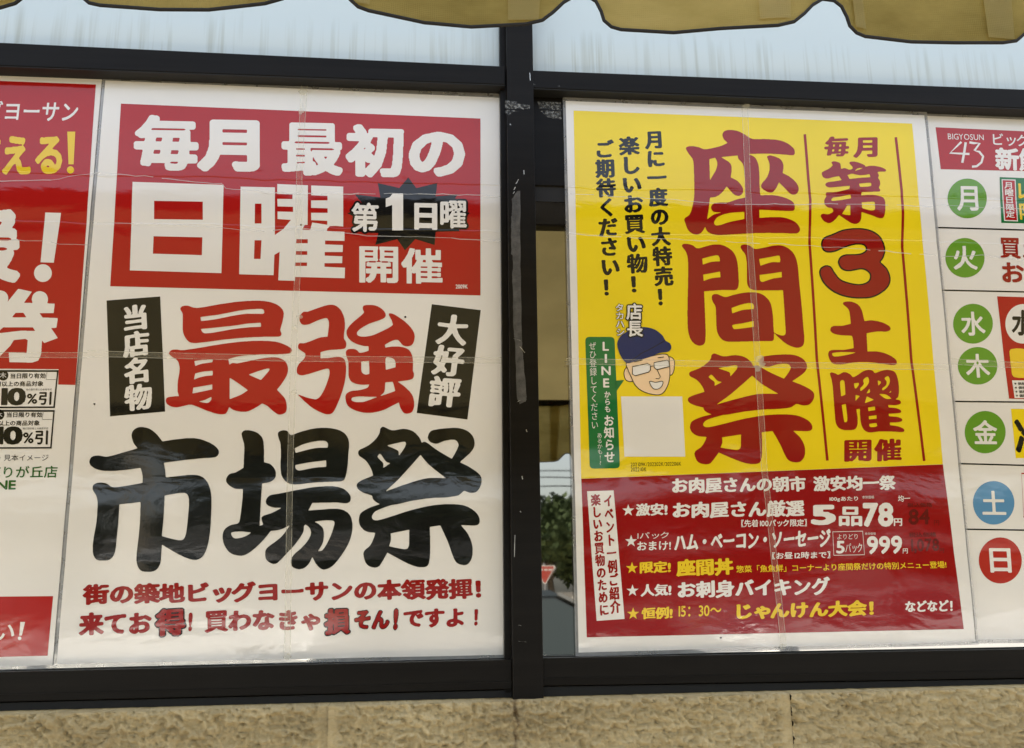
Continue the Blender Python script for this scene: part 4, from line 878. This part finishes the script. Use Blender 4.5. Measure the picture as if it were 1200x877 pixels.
# ================================================================== AWNING
A = .93
aw = tag(empty('awning', (0, -A, 1.8)), 'ochre yellow canvas awning with a black bound scalloped edge at the top', 'awning')
N1, N2, N3 = (W(x, 3, A).x for x in (388, 680, 966))
_p = (N3-N1)/2
_pts = [W(*q, A) for q in ((335, 17), (620, 27), (900, 40), (1165, 52))]
ZS, Z0 = np.polyfit([p.x for p in _pts], [p.z for p in _pts], 1)
def zbot(x): return float(Z0)
prof = [(-3.6, 0), (-2.6, .25), (-1.9, .85), (-1.3, 1.5), (-.6, 2.0), (.2, 2.05), (.7, 1.75), (1.0, 1.1), (1.15, .5), (1.6, .12), (2.2, 0)]
edge = []; k = -19
sc_ = _p/15.0
while True:
    c = N1+k*_p
    if c > 2.9: break
    for a_, b_ in prof:
        x = c+a_*sc_; edge.append((x, zbot(0)+(x*ZS)+b_*sc_+.0012*math.sin(k*2.3)))
    for q_ in (.35, .65):
        x = c+(2.2+(15-5.8)*q_)*sc_; edge.append((x, zbot(0)+x*ZS-.0004*math.sin(math.pi*q_)+.0006*math.sin(k*1.7)))
    k += 1
ztop = zbot(0)+.15
vs = []; fs = []; rows = 7
def vy(x, z): return -A+.006*math.sin(x*21)+.004*math.sin(x*47+1)+.5*(z-ztop)*.02
for x, z0 in edge:
    for j in range(rows): z = z0+(ztop-z0)*j/(rows-1); vs.append((x, vy(x, z)*1+0, z))
n = len(edge)
for i in range(n-1):
    for j in range(rows-1): a_ = i*rows+j; fs.append((a_, a_+rows, a_+rows+1, a_+1))
mesh_obj('valance', vs, fs, CANV, aw, True)
mb = MB(); mb.tube([(x, vy(x, z), z) for x, z in edge], .0010, 6); mb.build('edge_binding', PIPE, aw, True)
# sewn pocket seams (darker double cloth) at each scallop, as thin patches on the back of the valance
k = -18
while N1+k*_p < 2.8:
    for s0, wd in ((-.30, .11), (.10, .05)):
        x0 = N1+k*_p+s0*_p; x1 = x0+wd*_p; z0 = zbot(0)+.003+x0*float(ZS)
        q_ = [(x0, z0), (x1, z0), (x1, ztop-.002), (x0, ztop-.002)]
        if s0 < 0: q_ = [(x0-.01*_p, z0), (x1, z0), (x1+.012, ztop-.002), (x0, ztop-.002)]
        if k % 2 == 0 or s0 < 0: MB().add([(x, vy(x, z)-.0014, z) for x, z in q_], [(0, 1, 2, 3)]).build('canvas_facing', CANF, aw)
    k += 1
# sloping sheet up to the back beam, open to the sky behind it
yb, zb2 = -.535, 1.5+.83
nx, ny = 60, 10; vs = []
for i in range(nx+1):
    x = -2.9+5.8*i/nx
    for j in range(ny+1):
        t = j/ny; vs.append((x, -A+(yb+A)*t, ztop+(zb2-ztop)*t-.012*math.sin(math.pi*t)+.004*math.sin(x*9+t*3)*t*(1-t)*4))
mesh_obj('canopy_sheet', vs, [(i*(ny+1)+j, (i+1)*(ny+1)+j, (i+1)*(ny+1)+j+1, i*(ny+1)+j+1) for i in range(nx) for j in range(ny)], CANT, aw, True)
MB().bevbox((-2.95, yb-.004, zb2-.055), (2.95, yb+.03, zb2+.012), .004).build('back_beam', ALU, aw)
MB().tube([(-2.92, -A, ztop+.004), (2.92, -A, ztop+.004)], .011, 10).build('front_bar', ALU, aw)
for x in (-2.93, -1.9, 2.2, 2.93):
    MB().tube([(x, yb, zb2+.03), (x, -.03, zb2+.25)], .014, 8).build('support_arm', ALU, aw)
    MB().tube([(x, -A, ztop+.004), (x, yb, zb2)], .010, 8).build('support_arm', ALU, aw)

# ================================================================== THE STREET BEHIND THE CAMERA (seen in the glass)
def gmat(name, c1, c2, sc, rough=.9):
    m, t, p = mat(name, c1, rough); n = t.noise(pos(t), sc, 6.0, .6)
    t.l.new(t.ramp(n, [(.3, c1), (.7, c2)]), p.inputs['Base Color']); return m
ASPH = gmat('asphalt', (.060, .050, .036), (.10, .084, .062), 9); CONC = gmat('concrete_paving', (.38, .31, .20), (.50, .415, .28), 5)
tag(MB().add([(-300, 40, 0), (300, 40, 0), (300, -600, 0), (-300, -600, 0)], [(0, 1, 2, 3)]).build('ground', ASPH), kind='structure')
tag(MB().box((-8, -2.35, 0), (8, -.03, .12)).build('pavement', CONC), kind='structure')
tag(MB().box((-60, -36, .004), (60, -31, .01)).build('far_pavement', CONC), kind='structure')
WPNT, _, _ = mat('white_road_paint', (.78, .78, .75), .7)
for k in range(7): tag(MB().box((-9+k*2.6, -11.4, .004), (-8.9+k*2.6, -6.6, .008)).build('parking_line', WPNT), kind='structure')
# trees
LEAF = gmat('leaf_green', (.025, .045, .012), (.06, .085, .024), 2.0); BARK = gmat('bark', (.06, .045, .03), (.13, .10, .07), 8)
def tree(x, y, h, r_, seed, label):
    rn = random.Random(seed); root = tag(empty('broadleaf_tree', (x, y, 0)), label, 'tree', 'trees across the road')
    mb = MB(); tp = (x+rn.uniform(-.2, .2), y, h*.55); mb.tube([(x, y, 0), (x+.05, y, h*.25), tp], .2, 8, .09)
    cl = [(x, y, h*.7, r_)]
    for k in range(11):
        a_ = rn.uniform(0, 6.28); q_ = rn.uniform(.35, .8)*r_; zz = h*rn.uniform(.42, .92); cl.append((x+q_*math.cos(a_), y+q_*math.sin(a_), zz, r_*rn.uniform(.35, .55)))
        mb.tube([(x, y, h*.35), (x+q_*math.cos(a_)*.8, y+q_*math.sin(a_)*.8, zz)], .06, 5, .02)
    mb.build('trunk', BARK, root, True); lf = MB()
    for cx, cy, cz, cr_ in cl:
        for _ in range(330):
            d = Vector((rn.gauss(0, 1), rn.gauss(0, 1), rn.gauss(0, 1))).normalized()*cr_*rn.uniform(.55, 1.05)
            c = Vector((cx, cy, cz))+Vector((d.x, d.y, d.z*.8)); u = Vector((rn.gauss(0, 1), rn.gauss(0, 1), rn.gauss(0, 1))).normalized(); v = u.orthogonal().normalized(); s_ = rn.uniform(.10, .22)
            lf.add([c-u*s_, c+v*s_*.6, c+u*s_, c-v*s_*.6], [(0, 1, 2, 3)])
    lf.build('crown', LEAF, root)
tl = [(646, 38, 5.3, 1.9, 'dense tree behind the red road sign'), (560, 39, 7.0, 2.4, 'tall tree left of the red road sign'), (705, 38, 4.9, 1.9, 'low round tree right of the road sign'), (430, 40, 7.8, 2.9, 'tree behind the red coupon poster reflection'), (800, 39, 7.4, 2.7, 'wide tree opposite the yellow poster'), (960, 38, 7.9, 2.6, 'small tree opposite the festival lettering'), (250, 39, 8.0, 2.4, 'small tree at the left end of the row'), (1120, 40, 6.0, 2.2, 'tallest tree at the right end of the row')]
tl += [(60, 39, 7.2, 2.6, 'leafy tree farthest left along the road'), (340, 41, 8.2, 2.6, 'tree with a broad crown left of centre'), (500, 42, 6.0, 2.4, 'lower tree beside the tall one'), (880, 41, 6.6, 2.6, 'short tree between two taller ones'), (1045, 42, 7.8, 2.7, 'mid height tree right of centre'), (1210, 40, 7.4, 2.8, 'leafy tree farthest right along the road')]
for i, (px, Y, h, r_, lb) in enumerate(tl):
    p_ = RFL(px, 690, Y); tree(p_.x, p_.y, h, r_, i+3, lb)
# fence
fen = tag(empty('street_fence', (0, -34, 0)), 'pale metal railing along the far side of the road', 'fence')
FEN, _, _ = mat('pale_fence_paint', (.6, .58, .52), .5)
for z in (.35, 1.0): MB().box((-24, -34.02, z), (26, -33.98, z+.06)).build('fence_rail', FEN, fen)
bar0 = None
for k in range(101):
    x = -24+k*.5
    if bar0 is None: bar0 = MB().box((-.03, -34.03, 0), (.03, -33.97, 1.1)).build('fence_post', FEN, fen); bar0.location.x = x; continue
    o = bar0.copy(); COL.objects.link(o); o.parent = fen; o.location.x = x
# stop sign (inverted triangle)
sp = RFL(639, 670, 30.0); zt_ = RFL(639, 670, 30.0).z+.30
sg = tag(empty('road_sign', (sp.x, sp.y, 0)), 'red inverted triangle stop sign on a pole by the road', 'sign')
SRED, _, _ = mat('sign_red', (.30, .035, .02), .45); SWH, _, _ = mat('sign_white', (.5, .48, .44), .5); GAL, _, _ = mat('galvanised_pole', (.35, .35, .36), .4, metal=.7)
def trisign(r_, y0, y1, m, name):
    c = Vector((sp.x, 0, zt_-.30)); pts = []
    for k in range(3):
        a_ = math.pi/2+math.pi/3+k*2*math.pi/3
        for d in (-.10, 0, .10): pts.append((c.x+r_*math.cos(a_+d)*(1-.04*(abs(d) > 0)), y1, c.z+r_*math.sin(a_+d)*(1-.04*(abs(d) > 0))))
    return MB().prism([Vector(p) for p in pts], y0-y1).build(name, m, sg)
trisign(.40, sp.y, sp.y+.012, SWH, 'sign_plate'); trisign(.355, sp.y+.0125, sp.y+.016, SRED, 'sign_face')
MB().tube([(sp.x, sp.y-.04, 0), (sp.x, sp.y-.04, zt_)], .035, 10).build('pole', GAL, sg)
for k, wd in enumerate((.11, .12, .10)): MB().box((sp.x+.20-k*.15-wd/2, sp.y+.0165, zt_-.24), (sp.x+.20-k*.15+wd/2, sp.y+.018, zt_-.19)).build('sign_marking', SWH, sg)
# utility pole and wires
up_ = tag(empty('utility_pole', (-6, -20, 0)), 'grey concrete utility pole carrying overhead wires', 'pole')
MB().tube([(-6, -20, 0), (-6, -20, 8.5)], .15, 12, .10).build('shaft', CONC, up_); MB().box((-6.8, -20.05, 7.4), (-5.2, -19.95, 7.5)).build('crossarm', GAL, up_)
wz = [RFL(648, y, 20).z for y in (553, 559, 572)]
for k, z in enumerate(wz):
    pts = [(-14+i*1.5, -20, z+.012*(i*1.5-20)**2*.05+.35*((i-10)/10)*(.4 if k != 1 else -.4)) for i in range(24)]
    MB().tube(pts, .016, 5).build('wire', RUB_SHADE, up_)
# parked car, side on behind the camera
def car(x, y, label='dark grey parked saloon car side on to the window', col=(.012, .016, .015)):
    root = tag(empty('parked_car', (x, y, 0)), label, 'car', 'cars parked opposite the shop')
    PAINT, _, _ = mat('car_paint', col, .2); CG, _, _ = mat('car_glass', (.02, .03, .03), .03); TY, _, _ = mat('tyre_rubber', (.02, .02, .02), .8)
    RIM, _, _ = mat('alloy_rim', (.5, .5, .5), .3, metal=.8); LMP, _, _ = mat('headlamp_glass', (.7, .7, .68), .1); TLM, _, _ = mat('tail_lamp_red', (.4, .01, .01), .15)
    sec = [(-2.2, .45, .62, .70), (-2.1, .30, .78, .80), (-1.5, .22, .93, .86), (-.8, .2, .97, .88), (.6, .2, .98, .88), (1.4, .2, .97, .88), (1.95, .24, .93, .84), (2.15, .32, .80, .78), (2.2, .45, .62, .70)]
    vs = []; m = 10
    for sx, z0, z1, hw in sec:
        ring = [(-hw*.85, z0), (-hw, z0+.12), (-hw*1.0, (z0+z1)/2+.05), (-hw*.95, z1-.06), (-hw*.82, z1), (hw*.82, z1), (hw*.95, z1-.06), (hw, (z0+z1)/2+.05), (hw, z0+.12), (hw*.85, z0)]
        vs += [(x+sx, y+a_, b_) for a_, b_ in ring]
    fs = [(i*m+j, i*m+(j+1) % m, (i+1)*m+(j+1) % m, (i+1)*m+j) for i in range(len(sec)-1) for j in range(m)]+[tuple(range(m))[::-1], tuple(range((len(sec)-1)*m, len(sec)*m))]
    mesh_obj('body', vs, fs, PAINT, root, True)
    gh = [(-1.25, .975, .76), (-.55, 1.44, .60), (.55, 1.46, .60), (1.55, .975, .76)]
    vs = [(x+a_, y+s_*h_, z) for a_, z, h_ in gh for s_ in (-1, 1)]
    mesh_obj('cabin_roof', [(x-.62, y-.62, 1.43), (x+.60, y-.62, 1.45), (x+.60, y+.62, 1.45), (x-.62, y+.62, 1.43), (x-.5, y-.5, 1.49), (x+.5, y-.5, 1.50), (x+.5, y+.5, 1.50), (x-.5, y+.5, 1.49)], [(0, 3, 2, 1), (4, 5, 6, 7), (0, 1, 5, 4), (1, 2, 6, 5), (2, 3, 7, 6), (3, 0, 4, 7)], PAINT, root)
    mesh_obj('windscreen', [vs[0], vs[1], vs[3], vs[2]], [(0, 1, 2, 3)], CG, root); mesh_obj('rear_window', [vs[4], vs[5], vs[7], vs[6]], [(0, 1, 2, 3)], CG, root)
    for s_, q_ in ((-1, 0), (1, 1)):
        a_, b_, c, d = [Vector(vs[2*i+q_]) for i in range(4)]; m1, m2 = a_.lerp(d, .48), b_.lerp(c, .5)
        mesh_obj('side_window', [a_, m1, m2, b_], [(0, 1, 2, 3)], CG, root); mesh_obj('side_window', [m1+Vector((.05, 0, 0)), d, c, m2+Vector((.05, 0, 0))], [(0, 1, 2, 3)], CG, root)
        MB().tube([m1+Vector((.025, s_*.005, 0)), m2+Vector((.025, s_*.005, 0))], .028, 6).build('door_pillar', PAINT, root); MB().tube([a_, b_], .03, 6).build('door_pillar', PAINT, root); MB().tube([d, c], .03, 6).build('door_pillar', PAINT, root)
        MB().bevbox((x-1.0, y+s_*.92-.07, .98), (x-.82, y+s_*.92+.07, 1.12), .02).build('wing_mirror', PAINT, root)
        for dx in (-1.35, 1.35):
            wz_ = MB(); cy = y+s_*.78; wz_.tube([(x+dx, cy-.11, .32), (x+dx, cy+.11, .32)], .32, 20); t_ = wz_.build('tyre', TY, root); MB().tube([(x+dx, cy-.115, .32), (x+dx, cy+.115, .32)], .20, 14).build('rim', RIM, root)
        MB().bevbox((x-2.2, y+s_*.55-.16, .60), (x-2.02, y+s_*.55+.16, .74), .03).build('headlight', LMP, root); MB().bevbox((x+2.02, y+s_*.55-.16, .66), (x+2.2, y+s_*.55+.16, .80), .03).build('tail_light', TLM, root)
cp = RFL(648, 715, 7.0); car(cp.x-.55, -7.3)
for px, Y, lb, cl in ((190, 9.5, 'white saloon car added for glare, left of the dark grey one', (.75, .75, .72)), (985, 8.6, 'silver saloon car added for glare, right of the dark grey one', (.5, .5, .5))):  # unseen cars, added to reflect glare patches onto the posters
    q_ = RFL(px, 715, Y); car(q_.x, -Y, lb, cl)
